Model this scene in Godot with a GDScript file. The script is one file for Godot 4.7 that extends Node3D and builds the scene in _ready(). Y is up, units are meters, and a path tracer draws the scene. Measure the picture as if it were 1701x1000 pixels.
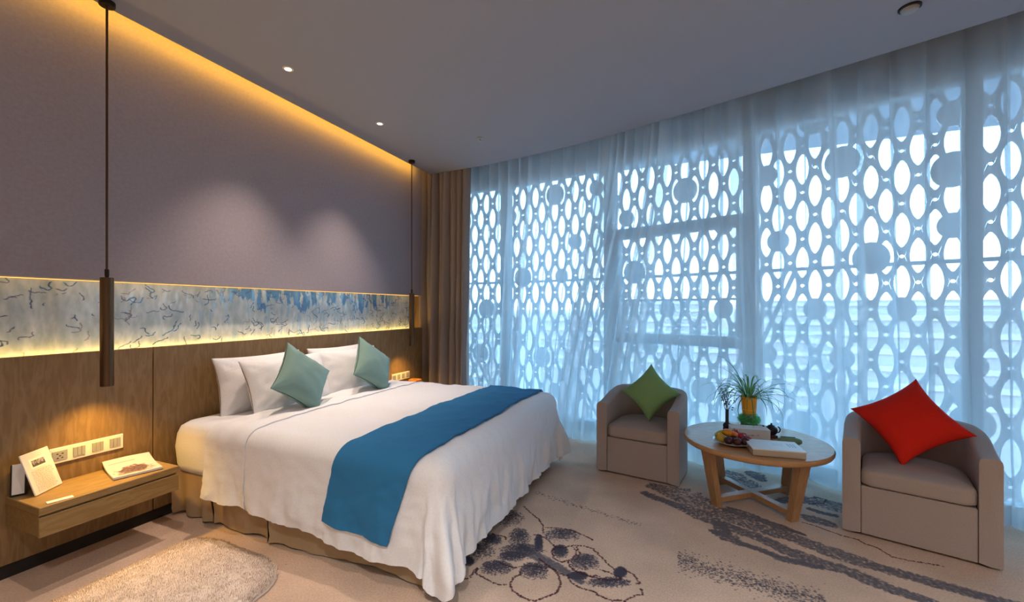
extends Node3D
# Hotel bedroom with a curved curtained window front. x runs away from the headboard wall, "depth" is -z.

const TOP := 0.625        # duvet top
const BED_NEAR := 1.665
const BED_FAR := 3.52
const BED_FOOT := 2.08
const HEM_R := 0.10
const CEIL := 3.0

var used := {}
var rng := RandomNumberGenerator.new()
var wave_noise := FastNoiseLite.new()
var M := {}


# ---------------------------------------------------------------- mesh builder
class MB:
	var v := PackedVector3Array()
	var n := PackedVector3Array()
	var uv := PackedVector2Array()
	var ix := PackedInt32Array()

	func grid(p: PackedVector3Array, nu: int, nv: int, wu := false, wv := false, uvs := PackedVector2Array()) -> void:
		var b := v.size()
		var nn := PackedVector3Array()
		nn.resize(p.size())
		var lu := nu if wu else nu - 1
		var lv := nv if wv else nv - 1
		for r in lv:
			var r2 := (r + 1) % nv
			for c in lu:
				var c2 := (c + 1) % nu
				var i0 := r * nu + c
				var i1 := r * nu + c2
				var i2 := r2 * nu + c2
				var i3 := r2 * nu + c
				var f := (p[i2] - p[i0]).cross(p[i3] - p[i1])
				nn[i0] += f
				nn[i1] += f
				nn[i2] += f
				nn[i3] += f
				ix.append_array([b + i0, b + i2, b + i1, b + i0, b + i3, b + i2])
		for k in nn.size():
			nn[k] = nn[k].normalized() if nn[k].length_squared() > 1e-20 else Vector3.UP
		v.append_array(p)
		n.append_array(nn)
		if uvs.size() == p.size():
			uv.append_array(uvs)
		else:
			for k in p.size():
				uv.append(Vector2(float(k % nu) / maxf(1, nu - 1), float(k / nu) / maxf(1, nv - 1)))

	func tri(a: Vector3, b: Vector3, c: Vector3) -> void:
		var k := v.size()
		var f := (b - a).cross(c - a).normalized()
		v.append_array([a, b, c])
		n.append_array([f, f, f])
		uv.append_array([Vector2(0, 0), Vector2(1, 0), Vector2(1, 1)])
		ix.append_array([k, k + 2, k + 1])

	func quad(a: Vector3, b: Vector3, c: Vector3, d: Vector3) -> void:
		var k := v.size()
		var f := (c - a).cross(d - b).normalized()
		v.append_array([a, b, c, d])
		n.append_array([f, f, f, f])
		uv.append_array([Vector2(0, 1), Vector2(1, 1), Vector2(1, 0), Vector2(0, 0)])
		ix.append_array([k, k + 2, k + 1, k, k + 3, k + 2])

	# box with chamfered edges
	func box(c: Vector3, s: Vector3, ch := 0.004, bs := Basis.IDENTITY) -> void:
		var h := s / 2.0
		ch = minf(ch, minf(h.x, minf(h.y, h.z)) * 0.9)
		var q := {}
		for sx in [-1, 1]:
			for sy in [-1, 1]:
				for sz in [-1, 1]:
					var k := Vector3(sx, sy, sz)
					var o := Vector3(sx * h.x, sy * h.y, sz * h.z)
					q[[k, 0]] = c + bs * (o - Vector3(0, sy * ch, sz * ch))
					q[[k, 1]] = c + bs * (o - Vector3(sx * ch, 0, sz * ch))
					q[[k, 2]] = c + bs * (o - Vector3(sx * ch, sy * ch, 0))
		for ax in 3:
			var b1 := (ax + 1) % 3
			var b2 := (ax + 2) % 3
			for s1 in [-1, 1]:
				var ks := []
				for pr in [[-1, -1], [1, -1], [1, 1], [-1, 1]]:
					var k := Vector3()
					k[ax] = s1
					k[b1] = pr[0]
					k[b2] = pr[1]
					ks.append(k)
				if s1 < 0:
					ks.reverse()
				quad(q[[ks[0], ax]], q[[ks[1], ax]], q[[ks[2], ax]], q[[ks[3], ax]])
				# edge bevels that run along axis b2, between faces ax and b1
			for s1 in [-1, 1]:
				for s2 in [-1, 1]:
					var ka := Vector3()
					ka[ax] = s1
					ka[b1] = s2
					ka[b2] = -1
					var kb := ka
					kb[b2] = 1
					if s1 * s2 > 0:
						quad(q[[ka, ax]], q[[ka, b1]], q[[kb, b1]], q[[kb, ax]])
					else:
						quad(q[[ka, b1]], q[[ka, ax]], q[[kb, ax]], q[[kb, b1]])
		for sx in [-1, 1]:
			for sy in [-1, 1]:
				for sz in [-1, 1]:
					var k := Vector3(sx, sy, sz)
					if sx * sy * sz > 0:
						tri(q[[k, 0]], q[[k, 1]], q[[k, 2]])
					else:
						tri(q[[k, 0]], q[[k, 2]], q[[k, 1]])

	func tube(path: PackedVector3Array, radii: Array, seg := 8, capped := true) -> void:
		var p := PackedVector3Array()
		var m := path.size()
		var side := Vector3.ZERO
		var rings := []
		for k in m:
			var t := (path[mini(k + 1, m - 1)] - path[maxi(k - 1, 0)]).normalized()
			if side == Vector3.ZERO:
				side = t.cross(Vector3.UP if absf(t.y) < 0.9 else Vector3.RIGHT).normalized()
			else:
				side = (side - t * side.dot(t)).normalized()
			var up := t.cross(side)
			var r: float = radii[mini(k, radii.size() - 1)]
			var ring := PackedVector3Array()
			for j in seg:
				var a := TAU * j / seg
				ring.append(path[k] + (side * cos(a) + up * sin(a)) * r)
			rings.append(ring)
			p.append_array(ring)
		grid(p, seg, m, true)
		if capped:
			for j in seg:
				var j2 := (j + 1) % seg
				tri(path[0], rings[0][j], rings[0][j2])
				tri(path[m - 1], rings[m - 1][j2], rings[m - 1][j])

	# profile of (radius, height); a repeated point makes a sharp edge
	func lathe(prof: Array, seg := 32, at := Vector3.ZERO) -> void:
		var p := PackedVector3Array()
		for q in prof:
			for j in seg:
				var a := TAU * j / seg
				p.append(at + Vector3(q.x * cos(a), q.y, q.x * sin(a)))
		grid(p, seg, prof.size(), true)

	# polygon in (x, depth), from y0 to y1
	func prism(poly: PackedVector2Array, y0: float, y1: float) -> void:
		var t := Geometry2D.triangulate_polygon(poly)
		for k in range(0, t.size(), 3):
			var a := poly[t[k]]
			var b := poly[t[k + 1]]
			var c := poly[t[k + 2]]
			tri(Vector3(a.x, y1, -a.y), Vector3(b.x, y1, -b.y), Vector3(c.x, y1, -c.y))
			tri(Vector3(a.x, y0, -a.y), Vector3(c.x, y0, -c.y), Vector3(b.x, y0, -b.y))
		for k in poly.size():
			var a := poly[k]
			var b := poly[(k + 1) % poly.size()]
			quad(Vector3(a.x, y0, -a.y), Vector3(b.x, y0, -b.y), Vector3(b.x, y1, -b.y), Vector3(a.x, y1, -a.y))

	func mesh() -> ArrayMesh:
		var a := []
		a.resize(Mesh.ARRAY_MAX)
		a[Mesh.ARRAY_VERTEX] = v
		a[Mesh.ARRAY_NORMAL] = n
		a[Mesh.ARRAY_TEX_UV] = uv
		a[Mesh.ARRAY_INDEX] = ix
		var m := ArrayMesh.new()
		m.add_surface_from_arrays(Mesh.PRIMITIVE_TRIANGLES, a)
		return m


# ---------------------------------------------------------------- node helpers
func V(x: float, y: float, d: float) -> Vector3:
	return Vector3(x, y, -d)


func numbered(s: String) -> String:
	used[s] = used.get(s, -1) + 1
	return s if used[s] == 0 else "%s_%03d" % [s, used[s]]


func tag(o: Node3D, label: String, category: String, group := "", kind := "") -> Node3D:
	o.set_meta("label", label)
	o.set_meta("category", category)
	if group:
		o.set_meta("group", group)
	if kind:
		o.set_meta("kind", kind)
	return o


func obj(called: String, mb: MB, mat: Material, parent: Node3D = null) -> MeshInstance3D:
	var o := MeshInstance3D.new()
	o.mesh = mb.mesh()
	o.material_override = mat
	if parent == null:
		o.name = numbered(called)
		add_child(o)
	else:
		o.name = called
		parent.add_child(o, true)
	return o


func shared(called: String, mesh: Mesh, mat: Material, parent: Node3D, tr := Transform3D.IDENTITY) -> MeshInstance3D:
	var o := MeshInstance3D.new()
	o.mesh = mesh
	o.material_override = mat
	o.transform = tr
	o.name = called
	parent.add_child(o, true)
	return o


func thing(called: String, label: String, category: String, at := Vector3.ZERO, turn := 0.0, group := "", kind := "") -> Node3D:
	var o := Node3D.new()
	o.name = numbered(called)
	add_child(o)
	o.position = at
	o.rotation.y = turn
	tag(o, label, category, group, kind)
	return o


func boxm(c: Vector3, s: Vector3, ch := 0.004, bs := Basis.IDENTITY) -> MB:
	var mb := MB.new()
	mb.box(c, s, ch, bs)
	return mb


# box given by its bounds in x, y and depth
func slab(x0: float, x1: float, y0: float, y1: float, d0: float, d1: float, ch := 0.003) -> MB:
	return boxm(V((x0 + x1) / 2, (y0 + y1) / 2, (d0 + d1) / 2), Vector3(x1 - x0, y1 - y0, d1 - d0), ch)


func lathe(prof: Array, seg := 32, at := Vector3.ZERO) -> MB:
	var mb := MB.new()
	mb.lathe(prof, seg, at)
	return mb


func tube(path: Array, radii: Array, seg := 8) -> MB:
	var mb := MB.new()
	mb.tube(PackedVector3Array(path), radii, seg)
	return mb


# ---------------------------------------------------------------- textures and materials
func noise_img(sd: int, freq: float, w: int, h: int, oct := 4, warp := 0.0) -> Image:
	var f := FastNoiseLite.new()
	f.seed = sd
	f.noise_type = FastNoiseLite.TYPE_SIMPLEX_SMOOTH
	f.frequency = freq
	f.fractal_octaves = oct
	if warp > 0.0:
		f.domain_warp_enabled = true
		f.domain_warp_amplitude = warp
		f.domain_warp_frequency = freq * 0.7
	return f.get_seamless_image(w, h)


func ramp_tex(im: Image, stops: Array) -> ImageTexture:
	var g := Gradient.new()
	g.offsets = PackedFloat32Array(range(stops.size()).map(func(k): return float(k) / (stops.size() - 1)))
	g.colors = PackedColorArray(stops)
	var lut := PackedByteArray()
	for k in 256:
		var c := g.sample(k / 255.0)
		lut.append_array([int(c.r * 255), int(c.g * 255), int(c.b * 255)])
	im.convert(Image.FORMAT_L8)
	var src := im.get_data()
	var out := PackedByteArray()
	out.resize(src.size() * 3)
	for k in src.size():
		var q := src[k] * 3
		out[k * 3] = lut[q]
		out[k * 3 + 1] = lut[q + 1]
		out[k * 3 + 2] = lut[q + 2]
	return ImageTexture.create_from_image(Image.create_from_data(im.get_width(), im.get_height(), false, Image.FORMAT_RGB8, out))


func mat(c: Color, rough := 0.8, metal := 0.0, spec := 0.5) -> StandardMaterial3D:
	var m := StandardMaterial3D.new()
	m.albedo_color = c
	m.roughness = rough
	m.metallic = metal
	m.metallic_specular = spec
	m.cull_mode = BaseMaterial3D.CULL_DISABLED
	return m


func glow(c: Color, e: float) -> StandardMaterial3D:
	var m := mat(c, 0.6)
	m.emission_enabled = true
	m.emission = c
	m.emission_energy_multiplier = e
	return m


func tri_tex(m: StandardMaterial3D, t: Texture2D, sc: Vector3, world := true) -> StandardMaterial3D:
	m.albedo_texture = t
	m.uv1_triplanar = true
	m.uv1_world_triplanar = world
	m.uv1_scale = sc
	return m


func relief(m: StandardMaterial3D, t: Texture2D, sc: float) -> StandardMaterial3D:
	m.heightmap_enabled = true
	m.heightmap_texture = t
	m.heightmap_scale = sc
	return m


func cloth(c: Color, bump := 0.05, sc := 9.0, rim := 0.25) -> StandardMaterial3D:
	var m := mat(c, 0.92, 0.0, 0.25)
	tri_tex(m, M.weave_color, Vector3.ONE * sc, false)
	relief(m, M.weave_tex, bump)
	m.rim_enabled = true
	m.rim = rim
	m.rim_tint = 0.5
	return m


func make_materials() -> void:
	# woven cloth: crossing threads
	var w := Image.create(256, 256, false, Image.FORMAT_L8)
	var n := noise_img(4, 0.05, 256, 256)
	for y in 256:
		for x in 256:
			var a := 0.5 + 0.25 * sin(TAU * x / 8.0) * cos(TAU * y / 8.0) + 0.25 * sin(TAU * (x + y * 0.0) / 4.0)
			w.set_pixel(x, y, Color.WHITE * clampf(0.6 * a + 0.4 * n.get_pixel(x, y).r, 0, 1))
	M.weave_tex = ImageTexture.create_from_image(w)
	M.weave_color = ramp_tex(w.duplicate(), [Color(0.86, 0.86, 0.86), Color(1, 1, 1)])
	M.soft_tex = ImageTexture.create_from_image(noise_img(9, 0.02, 256, 256, 3))
	var oak := noise_img(21, 0.012, 512, 512, 5, 40.0)
	M.oak_tex = ramp_tex(oak, [Color(0.86, 0.83, 0.79), Color(0.98, 0.97, 0.95), Color(0.90, 0.87, 0.83), Color(1, 1, 1), Color(0.88, 0.85, 0.81), Color(0.97, 0.96, 0.94)])
	M.speckle = ramp_tex(noise_img(33, 0.2, 256, 256, 3), [Color(0.9, 0.9, 0.9), Color(1, 1, 1)])

	M.ceiling = mat(Color(0.60, 0.61, 0.64), 0.95, 0, 0.2)
	M.wall = mat(Color(0.74, 0.72, 0.70), 0.95, 0, 0.2)
	M.fabric_wall = tri_tex(mat(Color(0.67, 0.63, 0.65), 0.95, 0, 0.2), M.weave_color, Vector3.ONE * 3.0)
	relief(M.fabric_wall, M.weave_tex, 0.03)
	M.veneer = tri_tex(mat(Color(0.55, 0.45, 0.31), 0.5, 0, 0.4), M.oak_tex, Vector3(2.2, 0.34, 2.2))
	M.furniture_wood = tri_tex(mat(Color(0.60, 0.50, 0.33), 0.5, 0, 0.4), M.oak_tex, Vector3(2.6, 2.6, 0.4))
	M.table_wood = tri_tex(mat(Color(0.78, 0.60, 0.42), 0.34, 0, 0.38), M.oak_tex, Vector3(0.5, 3.0, 3.0), false)
	M.leg_wood = tri_tex(mat(Color(0.73, 0.56, 0.39), 0.4, 0, 0.5), M.oak_tex, Vector3(4.0, 0.5, 4.0), false)
	M.dark = mat(Color(0.12, 0.10, 0.09), 0.7)
	M.bronze = mat(Color(0.36, 0.27, 0.19), 0.38, 0.75)
	M.black_bronze = mat(Color(0.18, 0.14, 0.11), 0.45, 0.6)
	M.frame = mat(Color(0.62, 0.66, 0.68), 0.45, 0.2)
	M.header = mat(Color(0.46, 0.48, 0.50), 0.6)
	M.screen = mat(Color(0.80, 0.82, 0.83), 0.6)
	M.glass = mat(Color(0.92, 0.97, 1.0, 0.06), 0.0)
	M.glass.transparency = BaseMaterial3D.TRANSPARENCY_ALPHA
	M.sheer = mat(Color(0.76, 0.82, 0.85, 0.60), 1.0, 0, 0.0)
	M.sheer.transparency = BaseMaterial3D.TRANSPARENCY_ALPHA
	M.sheer.backlight_enabled = true
	M.sheer.backlight = Color(1, 1, 1)
	M.drape = cloth(Color(0.63, 0.58, 0.55), 0.03, 6.0, 0.1)
	M.linen = cloth(Color(0.97, 0.97, 0.98), 0.02, 7.0, 0.1)
	M.skirt = cloth(Color(0.72, 0.62, 0.49), 0.03, 7.0, 0.1)
	M.runner = cloth(Color(0.21, 0.49, 0.69), 0.05, 10.0, 0.15)
	M.sage = cloth(Color(0.54, 0.67, 0.64), 0.14, 12.0, 0.3)
	M.green_cushion = cloth(Color(0.58, 0.75, 0.50), 0.03, 9.0, 0.2)
	M.red_cushion = cloth(Color(0.96, 0.20, 0.14), 0.03, 9.0, 0.1)
	M.upholstery = cloth(Color(0.74, 0.67, 0.63), 0.06, 9.0, 0.15)
	M.white_plastic = mat(Color(0.88, 0.86, 0.82), 0.4)
	M.grey_plastic = mat(Color(0.60, 0.60, 0.58), 0.4)
	M.ceramic = mat(Color(0.90, 0.90, 0.90), 0.15)
	M.paper = mat(Color(0.90, 0.90, 0.90), 0.7)
	M.clay = mat(Color(0.15, 0.13, 0.17), 0.45)
	M.city = mat(Color(0.71, 0.63, 0.61), 0.9)
	M.city_warm = mat(Color(0.84, 0.74, 0.70), 0.9)


# ---------------------------------------------------------------- the plan of the curved front
func edge(x: float) -> float:
	return 4.53 - 0.062 * x * x if x < 2.7 else 4.078 - 0.335 * (x - 2.7) - 0.012 * (x - 2.7) * (x - 2.7)


func edge_slope(x: float) -> float:
	return -0.124 * x if x < 2.7 else -0.335 - 0.024 * (x - 2.7)


func front(x: float, off: float) -> Vector2:
	var e := edge_slope(x)
	var l := sqrt(1.0 + e * e)
	return Vector2(x - e * off / l, edge(x) + off / l)


func front3(x: float, y: float, off: float) -> Vector3:
	var p := front(x, off)
	return V(p.x, y, p.y)


func curtain_off(x: float) -> float:
	return 0.09 + 0.15 * smoothstep(2.4, 4.4, x)


# bar of rectangular section that follows the front between x0 and x1
func front_bar(mb: MB, x0: float, x1: float, y0: float, y1: float, o0: float, o1: float, steps := 8) -> void:
	var p := PackedVector3Array()
	for k in steps + 1:
		var x := lerpf(x0, x1, float(k) / steps)
		var c := [front3(x, y0, o0), front3(x, y1, o0), front3(x, y1, o1), front3(x, y0, o1)]
		for j in 4:
			p.append(c[j])
			p.append(c[(j + 1) % 4])
		if k == 0 or k == steps:
			mb.quad(c[0], c[1], c[2], c[3])
	mb.grid(p, 8, steps + 1, true)


# ---------------------------------------------------------------- soft things
func pillow(w: float, h: float, t: float, pinch: float, sd: int, wrinkle := 0.006, nseg := 30) -> MB:
	var mb := MB.new()
	var f := FastNoiseLite.new()
	f.seed = sd
	f.frequency = 5.0
	f.fractal_octaves = 3
	for side in [1.0, -1.0]:
		var p := PackedVector3Array()
		for r in nseg + 1:
			for c in nseg + 1:
				var a := sin((2.0 * c / nseg - 1.0) * PI / 2.0)
				var b := sin((2.0 * r / nseg - 1.0) * PI / 2.0)
				var x := a * w / 2 * (1.0 - pinch * (1.0 - b * b) * a * a)
				var y := b * h / 2 * (1.0 - pinch * (1.0 - a * a) * b * b)
				var k := pow(maxf(0.0, (1.0 - pow(absf(a), 2.4)) * (1.0 - pow(absf(b), 2.4))), 0.55)
				var z: float = 0.003 + t / 2 * k
				z += wrinkle * f.get_noise_3d(x * 2.0, y * 2.0, side * 3.0) * minf(1.0, k * 3.0)
				# creases that run in from the corners
				z += wrinkle * 0.9 * sin(atan2(absf(b), absf(a)) * 26.0 + sd) * pow(a * a * b * b, 0.7) * 3.0 * (1.0 - maxf(absf(a), absf(b)))
				p.append(Vector3(x * side, y, z * side))
		mb.grid(p, nseg + 1, nseg + 1)
	return mb


func lean(o: Node3D, at: Vector3, back: float, yaw: float, roll: float) -> void:
	# local x along the wall, local y up and leaning towards the wall, local z into the room
	var bs := Basis(Vector3(0, 0, -1), Vector3(0, 1, 0), Vector3(1, 0, 0))
	o.transform = Transform3D(Basis(Vector3.UP, yaw) * bs * Basis(Vector3.RIGHT, -back) * Basis(Vector3.BACK, roll), at)


func drape(lx: float, ld: float, off: float) -> Vector3:
	var ex := maxf(0.0, lx - (BED_FOOT - HEM_R))
	var en := maxf(0.0, BED_NEAR + HEM_R - ld)
	var ef := maxf(0.0, ld - (BED_FAR - HEM_R))
	var ed := maxf(en, ef)
	var sd := -1.0 if en > 0.0 else 1.0
	var e := sqrt(ex * ex + ed * ed)
	var bx := minf(lx, BED_FOOT - HEM_R)
	var bd := clampf(ld, BED_NEAR + HEM_R, BED_FAR - HEM_R)
	var puff := 0.016 * wave_noise.get_noise_2d(bx * 1.3, bd * 1.3) + 0.007 * wave_noise.get_noise_2d(bx * 5.0 + 30.0, bd * 5.0)
	# the turned-up middle of a made bed
	var y := TOP + off + puff + 0.012 * (1.0 - pow((bd - 2.6) / 0.9, 2.0))
	if e <= 0.0:
		return V(bx, y, bd)
	var dx := ex / e
	var dd := sd * ed / e
	e = minf(e, 0.615 + 0.03 * sin(atan2(ed, ex) * 7.0))
	var a := minf(e / HEM_R, PI / 2)
	var rr := HEM_R + off
	var out := rr * sin(a)
	y += -HEM_R - off + rr * cos(a)
	var hang := maxf(0.0, e - HEM_R * PI / 2)
	var phi := atan2(ed, ex) if ex > 0.0 and ed > 0.0 else 0.0
	var along := bx * 1.0 + bd * 1.7 + phi * 0.35
	var k := smoothstep(0.0, 0.4, hang)
	out += hang * 0.035 + k * (0.003 * sin(along * 13.0) + 0.034 * wave_noise.get_noise_2d(along * 4.0, hang * 2.0 + sd * 9.0) + 0.010 * wave_noise.get_noise_2d(along * 14.0, hang * 3.0))
	if phi > 0.0:
		var c := sin(2.0 * phi)
		out += k * c * (0.09 + 0.05 * sin(phi * 9.0 + hang * 2.0))
	out += 0.006 * wave_noise.get_noise_2d(along * 9.0, hang * 14.0)
	y -= hang * 0.995
	return V(bx + dx * out, y, bd + dd * out)


# a sheet with thickness, laid over the bed: edges in material coordinates
func bed_sheet(x0: Callable, x1: Callable, d0: Callable, d1: Callable, off: float, thick: float, nx: int, nd: int) -> MB:
	var mb := MB.new()
	var outer := PackedVector3Array()
	var inner := PackedVector3Array()
	for i in nx:
		var s := float(i) / (nx - 1)
		for j in nd:
			var t := float(j) / (nd - 1)
			var lx0: float = x0.call(t)
			var lx1: float = x1.call(t)
			var lx := lerpf(lx0, lx1, s)
			var ld: float = lerpf(d0.call(lx), d1.call(lx), t)
			outer.append(drape(lx, ld, off))
			inner.append(drape(lx, ld, off - thick))
	mb.grid(outer, nd, nx)
	mb.grid(inner, nd, nx)
	var rim_o := PackedVector3Array()
	for i in nd:
		rim_o.append(outer[i])
	for i in range(1, nx):
		rim_o.append(outer[i * nd + nd - 1])
	for i in range(nd - 2, -1, -1):
		rim_o.append(outer[(nx - 1) * nd + i])
	for i in range(nx - 2, 0, -1):
		rim_o.append(outer[i * nd])
	var m := rim_o.size()
	var rim_i := PackedVector3Array()
	for i in nd:
		rim_i.append(inner[i])
	for i in range(1, nx):
		rim_i.append(inner[i * nd + nd - 1])
	for i in range(nd - 2, -1, -1):
		rim_i.append(inner[(nx - 1) * nd + i])
	for i in range(nx - 2, 0, -1):
		rim_i.append(inner[i * nd])
	rim_o.append_array(rim_i)
	mb.grid(rim_o, m, 2, true)
	return mb


# closed outline scaled into stacked rings: (scale, y)
func ring_stack(outline: PackedVector2Array, rings: Array, centre: Vector2) -> MB:
	var mb := MB.new()
	var p := PackedVector3Array()
	for r in rings:
		for q in outline:
			var w: Vector2 = centre + (q - centre) * r.x
			p.append(Vector3(w.x, r.y, w.y))
	mb.grid(p, outline.size(), rings.size(), true)
	return mb


# ---------------------------------------------------------------- lamps
func spot(parent: Node3D, at: Vector3, e: float, c: Color, angle: float, soft: float, size: float, aim := Vector3.DOWN) -> void:
	var l := SpotLight3D.new()
	l.name = "light"
	l.light_energy = e
	l.light_color = c
	l.spot_angle = angle
	l.spot_angle_attenuation = soft
	l.spot_range = 12.0
	l.spot_attenuation = 2.0
	l.light_size = size
	l.shadow_enabled = true
	parent.add_child(l, true)
	l.global_position = at
	l.look_at(at + aim, Vector3.RIGHT)


func strip(parent: Node3D, at: Vector3, length: float, width: float, e: float, c: Color, aim: Vector3) -> void:
	var l := AreaLight3D.new()
	l.name = "light"
	l.area_size = Vector2(length, width)
	l.light_energy = e
	l.light_color = c
	l.area_range = 8.0
	l.shadow_enabled = true
	parent.add_child(l, true)
	# local x along the wall, local -z towards the aim
	var zz := -aim.normalized()
	var xx := Vector3(0, 0, -1)
	l.global_transform = Transform3D(Basis(xx, zz.cross(xx), zz), at)


func pendant(x: float, d: float, label: String) -> void:
	var t := thing("pendant_lamp", label, "lamp", V(x, CEIL, d), 0.0, "bronze pendant lamps beside the bed")
	obj("canopy", lathe([Vector2(0, 0), Vector2(0.036, 0), Vector2(0.036, 0), Vector2(0.036, -0.022), Vector2(0.033, -0.026), Vector2(0.033, -0.026), Vector2(0, -0.026)], 28), M.black_bronze, t)
	obj("rod", tube([Vector3(0, -0.02, 0), Vector3(0, -1.50, 0)], [0.0055], 10), M.bronze, t)
	obj("collar", lathe([Vector2(0, -1.455), Vector2(0.009, -1.455), Vector2(0.010, -1.46), Vector2(0.010, -1.49), Vector2(0.007, -1.50), Vector2(0, -1.50)], 16), M.black_bronze, t)
	obj("shade", lathe([Vector2(0, -1.50), Vector2(0.027, -1.50), Vector2(0.029, -1.502), Vector2(0.029, -1.502), Vector2(0.029, -2.088), Vector2(0.028, -2.09), Vector2(0.028, -2.09), Vector2(0.025, -2.09), Vector2(0.025, -2.09), Vector2(0.025, -2.06), Vector2(0, -2.06)], 32), M.bronze, t)
	obj("bulb", lathe([Vector2(0, -2.062), Vector2(0.021, -2.062), Vector2(0.021, -2.066), Vector2(0.012, -2.074), Vector2(0, -2.077)], 20), glow(Color(1.0, 0.8, 0.5), 6.0), t)
	spot(t, V(x, CEIL - 2.085, d), 0.46, Color(1.0, 0.77, 0.34), 60.0, 1.0, 0.02)


func downlight(x: float, d: float, label: String, e: float, angle: float, c := Color(1.0, 0.90, 0.82)) -> void:
	var t := thing("downlight", label, "downlight", V(x, CEIL, d), 0.0, "recessed ceiling downlights")
	obj("trim_ring", lathe([Vector2(0.022, 0.0), Vector2(0.022, -0.003), Vector2(0.034, -0.003), Vector2(0.036, 0.0)], 28), M.white_plastic, t)
	obj("lens", lathe([Vector2(0, -0.0025), Vector2(0.0225, -0.0025), Vector2(0.0225, -0.0005)], 24), glow(Color(1.0, 0.93, 0.84), 5.0), t)
	spot(t, V(x, CEIL - 0.012, d), e, c, angle, 0.9, 0.025)


# ---------------------------------------------------------------- scene
func _ready() -> void:
	rng.seed = 7
	wave_noise.seed = 12
	wave_noise.frequency = 1.0
	wave_noise.fractal_octaves = 3

	# camera
	var cam := Camera3D.new()
	cam.name = "camera"
	add_child(cam)
	cam.position = Vector3(3.1, 1.333, 0)
	cam.rotation.y = atan2(294.0, 710.0)
	cam.projection = Camera3D.PROJECTION_FRUSTUM
	cam.near = 0.05
	cam.far = 2000.0
	cam.size = 2.0 * 0.05 * 500.0 / 710.0
	cam.frustum_offset = Vector2(0, 0.05 * 12.0 / 710.0)
	cam.current = true

	# sky and exposure: a bright, cool overcast day
	var env := Environment.new()
	env.background_mode = Environment.BG_SKY
	var sky := Sky.new()
	var sm := ProceduralSkyMaterial.new()
	sm.sky_top_color = Color(0.48, 0.78, 1.0)
	sm.sky_horizon_color = Color(0.80, 0.93, 1.0)
	sm.ground_horizon_color = Color(0.72, 0.88, 1.0)
	sm.ground_bottom_color = Color(0.66, 0.80, 0.90)
	sm.sky_energy_multiplier = 2.45
	sm.ground_energy_multiplier = 1.4
	sky.sky_material = sm
	env.sky = sky
	env.tonemap_mode = Environment.TONE_MAPPER_LINEAR
	env.tonemap_exposure = 1.4
	env.sdfgi_enabled = true
	env.ssao_enabled = true
	env.ssil_enabled = true
	var we := WorldEnvironment.new()
	we.name = "environment"
	we.environment = env
	add_child(we)

	make_materials()
	build_shell()
	build_front()
	build_city()
	build_curtains()
	build_bed()
	build_nightstands()
	build_lamps()
	build_armchairs()
	build_table()
	build_rug()


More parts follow.
